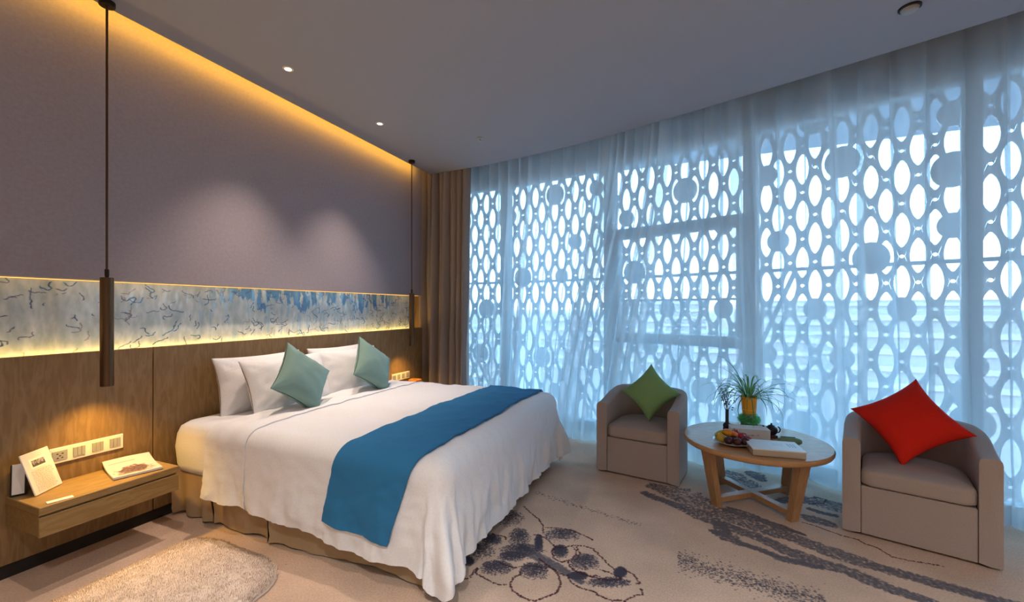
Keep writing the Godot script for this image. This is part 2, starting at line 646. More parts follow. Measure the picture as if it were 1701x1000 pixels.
func build_shell() -> void:
	# floor with its woven carpet
	var fl := MB.new()
	var poly := PackedVector2Array([Vector2(-0.3, -3.0), Vector2(6.4, -3.0)])
	for k in 25:
		poly.append(front(6.3 - 6.6 * k / 24.0, 0.62))
	fl.prism(poly, -0.25, -0.012)
	var floor_slab := obj("floor", fl, M.wall)
	tag(floor_slab, "floor slab under the patterned carpet of the bedroom", "floor", "", "structure")
	var cp := PackedVector3Array()
	var cu := PackedVector2Array()
	var nx := 40
	for r in 2:
		for c in nx + 1:
			var x := -0.1 + 6.2 * c / nx
			var d: float = -0.2 if r == 0 else edge(x) + 0.33
			cp.append(V(x, 0, d))
			cu.append(Vector2(x / 6.0, 1.0 - d / 4.8))
	var cm := MB.new()
	cm.grid(cp, nx + 1, 2, false, false, cu)
	M.carpet = carpet_material()
	obj("carpet", cm, M.carpet, floor_slab)
	# the rest of the room behind the camera
	var cb := MB.new()
	cb.prism(PackedVector2Array([Vector2(-0.1, -3.0), Vector2(6.1, -3.0), Vector2(6.1, -0.2), Vector2(-0.1, -0.2)]), -0.012, 0.0)
	obj("carpet_border", cb, cloth(Color(0.66, 0.53, 0.43), 0.1, 6.0, 0.1), floor_slab)

	# ceiling: main slab and a lowered soffit that stops short of the wall and of the curtains
	var up := slab(-0.4, 6.5, 3.22, 3.45, -3.2, 6.0, 0.0)
	var ceiling := obj("ceiling", up, M.ceiling)
	tag(ceiling, "plain painted ceiling with a curved edge above the curtains", "ceiling", "", "structure")
	var so := MB.new()
	var sp := PackedVector2Array([Vector2(0.12, -3.0), Vector2(6.2, -3.0)])
	for k in 33:
		var x := lerpf(6.2, 0.12, k / 32.0)
		sp.append(Vector2(x, edge(x)))
	so.prism(sp, CEIL, 3.10)
	obj("soffit", so, M.ceiling, ceiling)

	# headboard wall: structural wall, wood panels below, niche, fabric panel above
	var wl := obj("wall_left", slab(-0.32, -0.12, -0.2, 3.3, -3.2, 6.0, 0.0), M.wall)
	tag(wl, "headboard wall with oak veneer below, lit niche and mauve fabric above", "wall", "", "structure")
	var seams := [-3.0, -1.7, -0.04, 1.613, 3.755, 4.54]
	for k in seams.size() - 1:
		var a: float = seams[k] + 0.0025
		var b: float = seams[k + 1] - 0.0025
		obj("wood_panel", slab(-0.02, 0.0, 0.07, 1.09, a, b, 0.002), M.veneer, wl)
	obj("panel_backing", slab(-0.12, -0.022, 0.0, 1.05, -3.0, 4.54, 0.0), M.dark, wl)
	obj("upper_panel", slab(-0.12, 0.0, 1.49, 3.22, -3.0, 4.54, 0.003), M.fabric_wall, wl)
	obj("niche_end", slab(-0.12, 0.0, 1.05, 1.49, 4.52, 4.54, 0.001), M.veneer, wl)
	var bb := obj("baseboard_left", slab(-0.022, -0.012, 0.0, 0.07, -3.0, 4.54, 0.001), M.dark)
	tag(bb, "dark recessed baseboard under the oak wall panels", "baseboard", "", "structure")
	var wr := obj("wall_right", slab(6.2, 6.4, -0.2, 3.3, -3.2, 3.9, 0.0), M.wall)
	tag(wr, "plain painted side wall facing the headboard wall", "wall", "", "structure")
	var wb := obj("wall_back", slab(-0.3, 6.4, -0.2, 3.3, -3.2, -3.0, 0.0), M.wall)
	tag(wb, "plain painted wall opposite the window front", "wall", "", "structure")

	# glossy printed glass in the niche
	var art := obj("art_panel", art_mesh(), art_material())
	tag(art, "long glossy abstract landscape panel in blue and grey in the lit niche", "artwork")

	# lit strips: niche foot, niche head, ceiling cove
	var amber := Color(1.0, 0.80, 0.42)
	var s1 := thing("niche_light_strip", "warm light strip hidden along the foot of the niche", "light strip")
	obj("led_strip", slab(-0.084, -0.072, 1.051, 1.056, -3.0, 4.5, 0.001), glow(amber, 1.5), s1)
	strip(s1, V(-0.078, 1.058, 0.8), 7.3, 0.012, 1.0, amber, Vector3(0, 1, 0))
	var s2 := thing("niche_light_strip", "warm light strip hidden along the head of the niche", "light strip")
	obj("led_strip", slab(-0.05, -0.035, 1.4865, 1.4895, -3.0, 4.5, 0.001), glow(amber, 0.9), s2)
	strip(s2, V(-0.043, 1.486, 0.8), 7.3, 0.012, 0.10, amber, Vector3(-0.3, -1, 0))
	var cove := Color(1.0, 0.74, 0.22)
	var s3 := thing("cove_light_strip", "amber light strip hidden in the ceiling cove above the headboard wall", "light strip")
	obj("led_strip", slab(0.117, 0.1195, 3.03, 3.045, -3.0, 4.4, 0.0005), glow(cove, 1.5), s3)
	strip(s3, V(0.115, 3.037, 0.7), 7.3, 0.014, 1.2, cove, Vector3(-1, -0.2, 0))


func stroke(px: PackedByteArray, w: int, h: int, a: Vector2, b: Vector2, r0: float, r1: float, c: Color, op: float) -> void:
	var n := maxi(1, int(a.distance_to(b) / maxf(0.5, minf(r0, r1) * 0.5)))
	for k in n + 1:
		var t := float(k) / n
		dab(px, w, h, a.lerp(b, t), lerpf(r0, r1, t), c, op)


func dab(px: PackedByteArray, w: int, h: int, p: Vector2, r: float, c: Color, op: float) -> void:
	for y in range(maxi(0, int(p.y - r)), mini(h, int(p.y + r) + 2)):
		for x in range(maxi(0, int(p.x - r)), mini(w, int(p.x + r) + 2)):
			var dd := Vector2(x, y).distance_to(p)
			if dd < r + 0.5:
				var o := op * clampf(r + 0.5 - dd, 0, 1)
				var k := (y * w + x) * 3
				px[k] = int(lerpf(px[k], c.r * 255, o))
				px[k + 1] = int(lerpf(px[k + 1], c.g * 255, o))
				px[k + 2] = int(lerpf(px[k + 2], c.b * 255, o))


const STREAKS := [[[2.812, 3.377, 0.09], [2.948, 3.328, 0.172], [3.076, 3.282, 0.275], [3.195, 3.161, 0.188], [3.286, 3.091, 0.142], [3.397, 3.026, 0.135], [3.5, 2.966, 0.128], [3.594, 2.947, 0.125], [3.681, 2.908, 0.11], [3.767, 2.856, 0.116], [3.836, 2.819, 0.13], [3.923, 2.785, 0.117], [3.983, 2.765, 0.088], [4.049, 2.742, 0.083], [4.205, 2.7, 0.083], [4.355, 2.659, 0.072], [4.499, 2.634, 0.062]], [[2.792, 3.234, 0.055], [2.872, 3.17, 0.079], [2.967, 3.13, 0.063], [3.078, 3.064, 0.096], [3.172, 3.01, 0.137], [3.242, 2.962, 0.109], [3.342, 2.901, 0.083], [3.423, 2.876, 0.091], [3.484, 2.845, 0.079], [3.539, 2.796, 0.085], [3.604, 2.739, 0.089], [3.672, 2.72, 0.105], [3.726, 2.681, 0.102], [3.791, 2.671, 0.092], [3.852, 2.654, 0.09], [3.904, 2.614, 0.102], [3.96, 2.579, 0.084], [4.031, 2.548, 0.075], [4.129, 2.514, 0.065]], [[3.219, 2.83, 0.02], [3.268, 2.802, 0.077], [3.309, 2.791, 0.143], [3.345, 2.742, 0.055], [3.421, 2.722, 0.032], [3.493, 2.693, 0.043], [3.545, 2.651, 0.051], [3.616, 2.65, 0.05], [3.683, 2.641, 0.041], [3.737, 2.642, 0.03]], [[3.273, 2.954, 0.065], [3.28, 2.855, 0.091], [3.3, 2.787, 0.077]], [[3.319, 3.176, 0.062], [3.408, 3.142, 0.097], [3.516, 3.087, 0.069], [3.609, 3.031, 0.066], [3.684, 3.003, 0.033], [3.727, 2.983, 0.013]], [[3.364, 3.909, 0.076], [3.42, 3.825, 0.18], [3.478, 3.748, 0.138], [3.521, 3.655, 0.179], [3.568, 3.541, 0.091]], [[3.534, 3.961, 0.057], [3.584, 3.91, 0.148], [3.631, 3.779, 0.041]], [[3.623, 3.389, 0.027], [3.699, 3.459, 0.085], [3.792, 3.511, 0.103], [3.883, 3.549, 0.164], [3.963, 3.504, 0.173], [4.027, 3.481, 0.17], [4.142, 3.469, 0.113]], [[3.765, 3.245, 0.05], [3.82, 3.223, 0.111], [3.872, 3.202, 0.097], [3.932, 3.185, 0.059]], [[3.83, 3.388, 0.033], [3.898, 3.345, 0.047], [3.979, 3.333, 0.031]]]
const OUTLINES := [[[2.006, 1.864], [2.07, 1.849], [2.097, 1.874], [2.091, 1.928], [2.095, 1.966]], [[2.105, 1.919], [2.181, 1.895], [2.241, 1.879], [2.291, 1.9]], [[2.302, 1.905], [2.331, 1.865], [2.39, 1.841], [2.448, 1.835], [2.487, 1.881], [2.526, 1.933], [2.527, 1.998], [2.495, 2.066], [2.449, 2.105], [2.422, 2.109]], [[2.298, 1.916], [2.297, 1.97], [2.318, 1.993], [2.302, 2.045]], [[2.193, 2.045], [2.264, 2.029], [2.305, 2.061], [2.357, 2.09], [2.42, 2.086], [2.417, 2.122], [2.359, 2.161]], [[2.069, 2.689], [2.163, 2.605], [2.222, 2.561], [2.272, 2.494], [2.302, 2.404]], [[2.256, 2.375], [2.294, 2.381], [2.354, 2.349], [2.408, 2.299], [2.452, 2.308], [2.496, 2.353], [2.557, 2.37], [2.604, 2.363], [2.661, 2.302], [2.724, 2.234], [2.752, 2.216]], [[2.408, 2.299], [2.405, 2.246], [2.432, 2.191], [2.482, 2.172], [2.515, 2.21], [2.536, 2.267], [2.525, 2.313], [2.5, 2.337]], [[2.517, 2.344], [2.553, 2.29], [2.545, 2.23], [2.511, 2.192], [2.53, 2.154], [2.571, 2.127], [2.648, 2.116], [2.693, 2.134]], [[2.683, 2.188], [2.733, 2.179], [2.78, 2.163], [2.79, 2.147], [2.736, 2.118], [2.681, 2.115], [2.615, 2.116], [2.545, 2.13]], [[2.533, 2.082], [2.571, 2.029], [2.625, 2.006], [2.679, 2.009], [2.714, 1.987], [2.775, 1.976], [2.83, 1.999], [2.867, 2.05], [2.894, 2.073], [2.895, 2.099], [2.882, 2.113]], [[2.798, 2.235], [2.841, 2.21], [2.878, 2.156], [2.857, 2.135]], [[2.292, 2.481], [2.377, 2.506], [2.457, 2.508], [2.532, 2.48], [2.596, 2.449]], [[2.427, 2.119], [2.491, 2.079], [2.527, 2.073]], [[2.022, 2.288], [2.074, 2.29], [2.112, 2.286], [2.13, 2.256]], [[2.095, 1.966], [2.105, 1.919]], [[3.755, 3.153], [3.829, 3.122], [3.862, 3.096], [3.929, 3.057], [3.998, 3.039], [4.016, 3.002], [4.065, 2.98], [4.103, 2.898], [4.194, 2.89], [4.317, 2.896]], [[3.846, 3.546], [3.923, 3.605], [3.984, 3.59], [3.95, 3.524], [3.845, 3.455]]]
const BLOBS := [[2.052, 2.49, 0.085, 0.035, 0.046, -0.11], [2.192, 2.301, 0.061, 0.025, 0.043, -0.108], [2.027, 2.089, 0.091, 0.038, 0.041, -0.08], [2.021, 1.989, 0.032, 0.013, 0.02, -0.037], [2.052, 2.224, 0.052, 0.021, 0.029, -0.061], [2.187, 1.997, 0.077, 0.032, 0.028, -0.061], [2.226, 2.122, 0.072, 0.03, 0.019, -0.048], [2.373, 2.045, 0.069, 0.028, 0.026, -0.073], [2.252, 2.199, 0.116, 0.048, 0.022, -0.057], [2.313, 2.295, 0.022, 0.009, 0.032, -0.091], [2.409, 2.429, 0.097, 0.04, 0.021, -0.076], [2.447, 2.263, 0.041, 0.017, 0.019, -0.066], [2.594, 2.211, 0.07, 0.029, 0.018, -0.082], [2.588, 2.091, 0.045, 0.019, 0.009, -0.037], [2.739, 2.099, 0.095, 0.039, 0.007, -0.043], [2.779, 2.198, 0.03, 0.013, 0.007, -0.052]]
const STEM := [[2.223, 2.222, 0.065], [2.336, 2.176, 0.061], [2.487, 2.121, 0.049], [2.622, 2.051, 0.015]]
const SPECKS := [[[3.044, 2.444], [3.194, 2.402], [3.367, 2.379], [3.525, 2.344], [3.672, 2.325]], [[2.057, 2.933], [2.334, 2.851], [2.567, 2.796], [2.829, 2.725]]]


func carpet_material() -> StandardMaterial3D:
	var w := 2048
	var h := 1638
	var base := noise_img(51, 0.006, w, h, 5)
	var fine := noise_img(52, 0.25, 512, 512, 2)
	base.convert(Image.FORMAT_L8)
	fine.convert(Image.FORMAT_L8)
	var b := base.get_data()
	var f := fine.get_data()
	var px := PackedByteArray()
	px.resize(w * h * 3)
	for y in h:
		var fy := (y & 511) * 512
		for x in w:
			var q := y * w + x
			var k := 0.80 + b[q] * 0.00055 + f[fy + (x & 511)] * 0.0006
			px[q * 3] = mini(255, int(214 * k))
			px[q * 3 + 1] = mini(255, int(184 * k))
			px[q * 3 + 2] = mini(255, int(161 * k))
	var sc := Vector2(w / 6.0, h / 4.8)
	var at := func(p) -> Vector2: return Vector2(p[0] * sc.x, h - p[1] * sc.y)
	var ink := Color(0.24, 0.23, 0.28)
	var grey := Color(0.44, 0.41, 0.42)
	var line := Color(0.22, 0.12, 0.14)
	rng.seed = 5
	# broad brushed streaks with ragged edges
	for s in STREAKS + [STEM]:
		for k in s.size() - 1:
			var a: Vector2 = at.call(s[k])
			var c: Vector2 = at.call(s[k + 1])
			var along := (c - a).normalized()
			var n := int(a.distance_to(c) * 1.6)
			for j in n:
				var t := float(j) / n
				var wd: float = lerpf(s[k][2], s[k + 1][2], t) * sc.x * 0.5
				for m in 4:
					var o := rng.randf_range(-1, 1)
					var p := a.lerp(c, t) + along.orthogonal() * o * wd + Vector2(rng.randfn(0, 1.5), rng.randfn(0, 1.5))
					dab(px, w, h, p, rng.randf_range(1.2, 3.2), ink.lerp(grey, 0.45 + 0.55 * rng.randf()), 0.5)
	# stippled shading of the flower
	for s in BLOBS:
		var m := Vector2(s[0], s[1])
		for j in 2600:
			var r := sqrt(rng.randf())
			var a := rng.randf() * TAU
			if rng.randf() > pow(0.5 - 0.5 * r * sin(a), 1.2) * (1.0 - r * r) * 1.7:
				continue
			var p := m + Vector2(s[2], s[3]) * r * cos(a) * 1.1 + Vector2(s[4], s[5]) * r * sin(a) * 1.1
			dab(px, w, h, at.call([p.x, p.y]), rng.randf_range(0.6, 1.5), ink, 0.6)
	for s in OUTLINES:
		for k in s.size() - 1:
			var a: Vector2 = at.call(s[k])
			var c: Vector2 = at.call(s[k + 1])
			var n := int(a.distance_to(c) / 3.0) + 1
			for j in n:
				dab(px, w, h, a.lerp(c, float(j) / n) + Vector2(rng.randfn(0, 0.7), rng.randfn(0, 0.7)), rng.randf_range(1.2, 2.2), line, 0.8)
	for q in SPECKS.size():
		var s: Array = SPECKS[q]
		for k in s.size() - 1:
			for j in (360 if q == 0 else 60):
				var t := rng.randf()
				var p := Vector2(lerpf(s[k][0], s[k + 1][0], t), lerpf(s[k][1], s[k + 1][1], t) + rng.randfn(0, 0.045 if q == 0 else 0.012))
				dab(px, w, h, at.call([p.x, p.y]), rng.randf_range(0.6, 1.7), ink, 0.6)
	# loose flecks over the whole field
	for j in 900:
		dab(px, w, h, Vector2(rng.randf() * w, rng.randf() * h), rng.randf_range(0.6, 1.4), line, 0.25)
	var m2 := mat(Color.WHITE, 0.97, 0, 0.15)
	m2.albedo_texture = ImageTexture.create_from_image(Image.create_from_data(w, h, false, Image.FORMAT_RGB8, px))
	m2.rim_enabled = true
	m2.rim = 0.2
	return m2


func art_mesh() -> MB:
	var mb := MB.new()
	var c := [V(-0.1, 1.052, -3.0), V(-0.1, 1.052, 4.44), V(-0.1, 1.488, 4.44), V(-0.1, 1.488, -3.0)]
	var p := PackedVector3Array([c[3], c[2], c[0], c[1]])
	mb.grid(p, 2, 2, false, false, PackedVector2Array([Vector2(0, 0), Vector2(1, 0), Vector2(0, 1), Vector2(1, 1)]))
	mb.box(V(-0.1065, 1.27, 0.72), Vector3(0.012, 0.436, 7.44), 0.001)
	return mb


func art_material() -> StandardMaterial3D:
	var w := 2048
	var h := 160
	var f := FastNoiseLite.new()
	f.seed = 3
	f.frequency = 0.02
	var px := PackedByteArray()
	px.resize(w * h * 3)
	# u runs over depth -3.0 .. 4.44; paint mostly where the room shows it
	var to_u := func(d: float) -> float: return (d + 3.0) / 7.44 * w
	for y in h:
		for x in w:
			var a := f.get_noise_2d(x * 1.0, y * 0.35) * 0.5 + f.get_noise_2d(x * 4.0, y * 1.2 + 300.0) * 0.5
			var c := Color(0.60, 0.66, 0.70).lerp(Color(0.82, 0.86, 0.88), clampf(0.5 + a, 0, 1))
			# washes of blue along the top of the far half
			var d := x / float(w) * 7.44 - 3.0
			var wash := smoothstep(1.9, 2.3, d) * (1.0 - smoothstep(3.9, 4.2, d))
			var depth := 0.30 + 0.35 * f.get_noise_2d(x * 1.1 + 900.0, 4.0) + 0.1 * f.get_noise_2d(x * 6.0, 50.0)
			if float(y) / h < depth and f.get_noise_2d(x * 2.5 + 77.0, y * 0.5) > -0.12:
				c = c.lerp(Color(0.22, 0.46, 0.72), 0.8 * wash)
			elif f.get_noise_2d(x * 3.0 + 500.0, y * 0.4) > 0.32:
				c = c.lerp(Color(0.50, 0.66, 0.82), 0.45 * smoothstep(1.2, 2.4, d))
			var k := (y * w + x) * 3
			px[k] = int(c.r * 255)
			px[k + 1] = int(c.g * 255)
			px[k + 2] = int(c.b * 255)
	rng.seed = 19
	for j in 620:
		var p := Vector2(to_u.call(rng.randf_range(-3.0, 4.44)), rng.randf_range(0.02, 0.9) * h)
		var dir := rng.randf_range(-0.6, 0.6) + (PI / 2 if rng.randf() < 0.65 else 0.0)
		var col: Color = [Color(0.16, 0.20, 0.34), Color(0.28, 0.30, 0.42), Color(0.10, 0.26, 0.48), Color(0.52, 0.46, 0.48)][rng.randi() % 4]
		for k in rng.randi_range(2, 13):
			var q := p + Vector2.from_angle(dir) * 2.6
			stroke(px, w, h, p, q, 0.55, rng.randf_range(0.35, 1.0), col, 0.5)
			p = q
			dir += rng.randfn(0, 0.55)
	var m := mat(Color.WHITE, 0.22, 0.0, 0.5)
	m.albedo_texture = ImageTexture.create_from_image(Image.create_from_data(w, h, false, Image.FORMAT_RGB8, px))
	m.clearcoat_enabled = true
	m.clearcoat = 1.0
	m.clearcoat_roughness = 0.03
	return m


const MULLIONS := [-0.32, 0.936, 2.202, 3.45, 4.672, 5.86]


func build_front() -> void:
	# header beam and blind pocket
	var hd := MB.new()
	front_bar(hd, -0.35, 6.4, 3.04, 3.4, 0.30, 0.62, 24)
	var header := obj("trim_1", hd, M.header)
	tag(header, "painted header beam above the window front", "beam", "", "structure")
	var h2 := MB.new()
	front_bar(h2, -0.35, 6.4, 2.93, 3.04, 0.37, 0.56, 24)
	obj("lower_step", h2, M.header, header)
	for k in MULLIONS.size() - 1:
		var a: float = MULLIONS[k]
		var b: float = MULLIONS[k + 1]
		var sash := k == 2
		var t := thing("window_%d" % (k + 1), "tall fixed window bay behind the sheer curtain" if not sash else "window bay with an opening sash and a safety bar", "window", Vector3.ZERO, 0.0, "" if sash else "fixed window bays of the curved front", "structure")
		var mb := MB.new()
		front_bar(mb, a - 0.045, a + 0.045, 0.0, 2.93, 0.38, 0.52, 1)
		obj("mullion", mb, M.frame, t)
		mb = MB.new()
		front_bar(mb, a + 0.045, b - 0.045, 2.84, 2.93, 0.40, 0.50, 6)
		obj("head_rail", mb, M.frame, t)
		mb = MB.new()
		front_bar(mb, a + 0.045, b - 0.045, 0.0, 0.09, 0.40, 0.50, 6)
		obj("sill_rail", mb, M.frame, t)
		mb = MB.new()
		front_bar(mb, a + 0.045, b - 0.045, 0.09, 2.84, 0.447, 0.453, 6)
		obj("pane", mb, M.glass, t)
		if sash:
			for y in [[2.06, 2.16], [0.98, 1.08]]:
				mb = MB.new()
				front_bar(mb, a + 0.045, b - 0.045, y[0], y[1], 0.39, 0.51, 6)
				obj("transom", mb, M.frame, t)
			for x in [[a + 0.045, a + 0.10], [b - 0.10, b - 0.045]]:
				mb = MB.new()
				front_bar(mb, x[0], x[1], 1.08, 2.06, 0.40, 0.50, 1)
				obj("sash_stile", mb, M.frame, t)
			mb = MB.new()
			front_bar(mb, a + 0.10, b - 0.10, 1.405, 1.425, 0.41, 0.43, 6)
			obj("safety_bar", mb, M.frame, t)

	# perforated screen outside the glass: interlocking ovals and dots, solid discs here and there
	var off := 0.86
	var sc := thing("facade_screen", "pale perforated facade screen of ovals and discs outside the windows", "screen")
	var xs := PackedFloat32Array()
	var arc := PackedFloat32Array()
	var total := 0.0
	for k in 401:
		var x := -0.5 + 7.0 * k / 400.0
		if k > 0:
			total += front(x, off).distance_to(front(-0.5 + 7.0 * (k - 1) / 400.0, off))
		xs.append(x)
		arc.append(total)
	var at := func(s: float, y: float, o: float) -> Vector3:
		var i := clampi(arc.bsearch(s), 1, 400)
		var x := lerpf(xs[i - 1], xs[i], (s - arc[i - 1]) / (arc[i] - arc[i - 1]))
		return front3(x, y, off + o)
	var p := 0.094
	var vv := 0.417
	var ra := 0.048
	var rb := 0.136
	var angles := []
	for k in 24:
		angles.append(k * 15.0)
	for q in [90.0, 270.0]:
		for e in [-4.2, -3.0, -1.5, 1.5, 3.0, 4.2]:
			angles.append(q + e)
	angles.sort()
	var nb := [Vector2(p, vv / 2), Vector2(-p, vv / 2), Vector2(p, -vv / 2), Vector2(-p, -vv / 2), Vector2(0, vv), Vector2(0, -vv), Vector2(2 * p, 0), Vector2(-2 * p, 0)]
	var inner := []
	var outer := []
	for deg in angles:
		var a := deg_to_rad(deg)
		var dir := Vector2(cos(a), sin(a))
		# pointed oval
		var k := pow(pow(absf(dir.x) / ra, 1.75) + pow(absf(dir.y) / rb, 1.75), -1.0 / 1.75)
		inner.append(dir * k)
		var sdir := Vector2(dir.x / ra, dir.y / rb)
		var best := 9.0
		for q in nb:
			var s2 := Vector2(q.x / ra, q.y / rb)
			var dt := sdir.dot(s2)
			if dt > 1e-6:
				best = minf(best, s2.length_squared() / 2.0 / dt)
		# half of the dot between two ovals of a column
		var cy := signf(dir.y) * vv / 2
		var pr := dir.y * cy
		var disc := pr * pr - (cy * cy - 0.0145 * 0.0145)
		if absf(dir.y) > 0.5 and disc > 0.0:
			best = minf(best, pr - sqrt(disc))
		outer.append(dir * best)
	var columns := int((total - 0.2) / p)
	var per := 16
	var m := angles.size()
	for c0 in range(0, columns, per):
		var mb := MB.new()
		for c in range(c0, mini(c0 + per, columns)):
			for r in 10:
				var cs := 0.1 + c * p
				var cy2 := -0.55 + r * vv + (vv / 2 if c % 2 else 0.0)
				var ring := PackedVector3Array()
				for lay in [[outer, 0.0], [inner, 0.0], [inner, 0.0], [inner, 0.022], [inner, 0.022], [outer, 0.022]]:
					for q in lay[0]:
						ring.append(at.call(cs + q.x, cy2 + q.y, lay[1]))
				mb.grid(ring, m, 6, true)
		obj("panel", mb, M.screen, sc)
	rng.seed = 23
	var placed := []
	for c in range(1, columns):
		for r in 10:
			if rng.randf() < 0.24:
				var rad := 0.088 if rng.randf() < 0.55 else 0.122
				var cs := 0.1 + c * p
				var cy3 := -0.55 + r * vv + (vv / 2 if c % 2 else 0.0) + vv / 2
				if cy3 < -0.2 or cy3 > 3.1 or placed.any(func(z): return z.distance_to(Vector2(cs, cy3)) < 0.40):
					continue
				placed.append(Vector2(cs, cy3))
				var mb := MB.new()
				var ring := PackedVector3Array()
				for lay in [[0.0, -0.004], [1.0, -0.004], [1.0, -0.004], [1.0, 0.026], [1.0, 0.026], [0.0, 0.026]]:
					for j in 24:
						var a := TAU * j / 24.0
						ring.append(at.call(cs + cos(a) * rad * lay[0], cy3 + sin(a) * rad * 1.08 * lay[0], lay[1]))
				mb.grid(ring, 24, 6, true)
				obj("disc", mb, M.screen, sc)
	var rl := MB.new()
	front_bar(rl, -0.3, 6.3, 1.665, 1.695, 0.80, 0.83, 24)
	obj("support_rail", rl, M.frame, sc)
	for q in [[4.932, 1.541, 4.512, 0.453], [3.713, 1.66, 3.384, 0.784], [1.611, 0.688, 1.964, 0.014], [0.299, 0.767, 0.635, 0.135], [4.2, 0.6, 3.95, -0.1]]:
		obj("brace", tube([front3(q[0], q[1], 0.74), front3(q[2], q[3], 0.74)], [0.02], 10), M.screen, sc)


func build_city() -> void:
	var g := MB.new()
	g.box(V(40, -45.5, 300), Vector3(1400, 1, 1200), 0.0)
	tag(obj("ground", g, M.city), "pale hazy ground of the city far below the windows", "ground", "", "structure")
	rng.seed = 41
	var looks := ["low pale apartment block beyond the facade screen", "wide pale office block beyond the facade screen", "tall pale tower beyond the facade screen"]
	var spots := [[-70, 120, 30, 41], [-25, 150, 40, 44], [18, 130, 26, 40], [48, 110, 30, 46], [85, 120, 34, 42], [120, 100, 30, 47], [150, 70, 34, 43], [60, 180, 60, 49], [-10, 210, 40, 50]]
	for k in spots.size():
		var s: Array = spots[k]
		var kind := 2 if s[3] >= 47 else (1 if s[2] >= 34 else 0)
		var t := thing("city_building", looks[kind], "building", V(s[0], -45, s[1]), 0.0, ["low blocks of the city", "wide blocks of the city", "towers of the city"][kind])
		obj("body", boxm(Vector3(0, s[3] / 2.0, 0), Vector3(s[2], s[3], 16), 0.1), M.city, t)
		for j in 6:
			obj("floor_band", boxm(Vector3(0, s[3] - 1.5 - j * 3.2, 0), Vector3(s[2] + 1.2, 1.0, 17.2), 0.05), M.city_warm, t)


# hanging cloth that follows the front; pleats pinched at the top open out towards the floor
func hanging(t0: float, t1: float, b0: float, b1: float, pitch: float, deep: float, off: float, sd: int, y0: float, y1: float, rows: int, per: int, sway := 0.0) -> MB:
	var r := RandomNumberGenerator.new()
	r.seed = sd
	var count := int(round((t1 - t0) / pitch))
	var jit := []
	for k in count + 2:
		jit.append([r.randf_range(-0.25, 0.25), r.randf_range(0.7, 1.3), r.randf_range(-0.4, 0.4), r.randf_range(0.7, 1.0)])
	var f := FastNoiseLite.new()
	f.seed = sd
	f.frequency = 0.9
	var p := PackedVector3Array()
	var cols := count * per + 1
	for q in rows:
		var h := 1.0 - float(q) / (rows - 1)           # 1 at the top
		var y := lerpf(y0, y1, h)
		var open := pow(1.0 - h, 0.7)
		for c in cols:
			var k := mini(c / per, count - 1)
			var ph := float(c - k * per) / per
			var j: Array = jit[k]
			# pinched fold: cloth runs out and back over a narrow width
			var fold := sin(ph * TAU)
			var narrow: float = lerpf(0.92, 0.42, open) * j[3]
			var u: float = (k + ph - narrow * sin(ph * TAU) / TAU * 2.5 + j[0] * sin(ph * PI) * (0.4 + open) + j[2] * open * sin(ph * PI)) / count
			var dz: float = deep * j[1] * (pow(maxf(0.0, sin(ph * PI)), lerpf(5.0, 1.4, open)) * (0.75 + 0.35 * open) + 0.12 * fold * open)
			dz += 0.05 * open * f.get_noise_2d(u * (t1 - t0) * 2.2, h * 1.5 + sd)
			var x := lerpf(lerpf(b0, b1, u), lerpf(t0, t1, u), smoothstep(0.0, 1.0, h))
			x += 0.02 * open * f.get_noise_2d(u * 9.0, h * 2.5 + 40.0)
			p.append(front3(x, y, curtain_off(x) + off - dz - sway * (1.0 - h) * (1.0 - h)))
	var mb := MB.new()
	mb.grid(p, cols, rows)
	return mb


func build_curtains() -> void:
	var tr := MB.new()
	for o in [0.06, 0.16]:
		front_bar(tr, -0.08, 6.15, 3.19, 3.22, o, o + 0.025, 24)
	tag(obj("curtain_track", tr, M.white_plastic), "double curtain track hidden in the ceiling pocket", "curtain track")
	var d := hanging(-0.06, 0.66, -0.05, 0.64, 0.085, 0.085, -0.02, 3, 0.012, 3.19, 14, 14)
	var dr := thing("drape", "gathered taupe blackout drape in the corner beside the headboard wall", "curtain")
	obj("panel", d, M.drape, dr)
	var list := [
		[0.60, 2.36, 0.58, 1.98, 0.135, 0.085, 0.06, 5, 0.0, "sheer white curtain hanging beside the taupe drape"],
		[2.28, 2.90, 1.80, 2.62, 0.075, 0.09, 0.03, 6, 0.10, "narrow sheer curtain swept aside behind the foot of the bed"],
		[2.80, 3.42, 2.58, 3.46, 0.12, 0.09, 0.05, 8, 0.04, "sheer curtain hanging behind the armchair with the green cushion"],
		[3.34, 6.10, 3.40, 6.10, 0.165, 0.10, 0.06, 9, 0.0, "wide sheer curtain hanging behind the coffee table and red cushion"],
	]
	for q in list:
		var t := thing("sheer_curtain", q[9], "curtain", Vector3.ZERO, 0.0, "sheer curtains of the window front")
		obj("panel", hanging(q[0], q[1], q[2], q[3], q[4], q[5], q[6], q[7], 0.02, 3.19, 26, 16, q[8]), M.sheer, t)


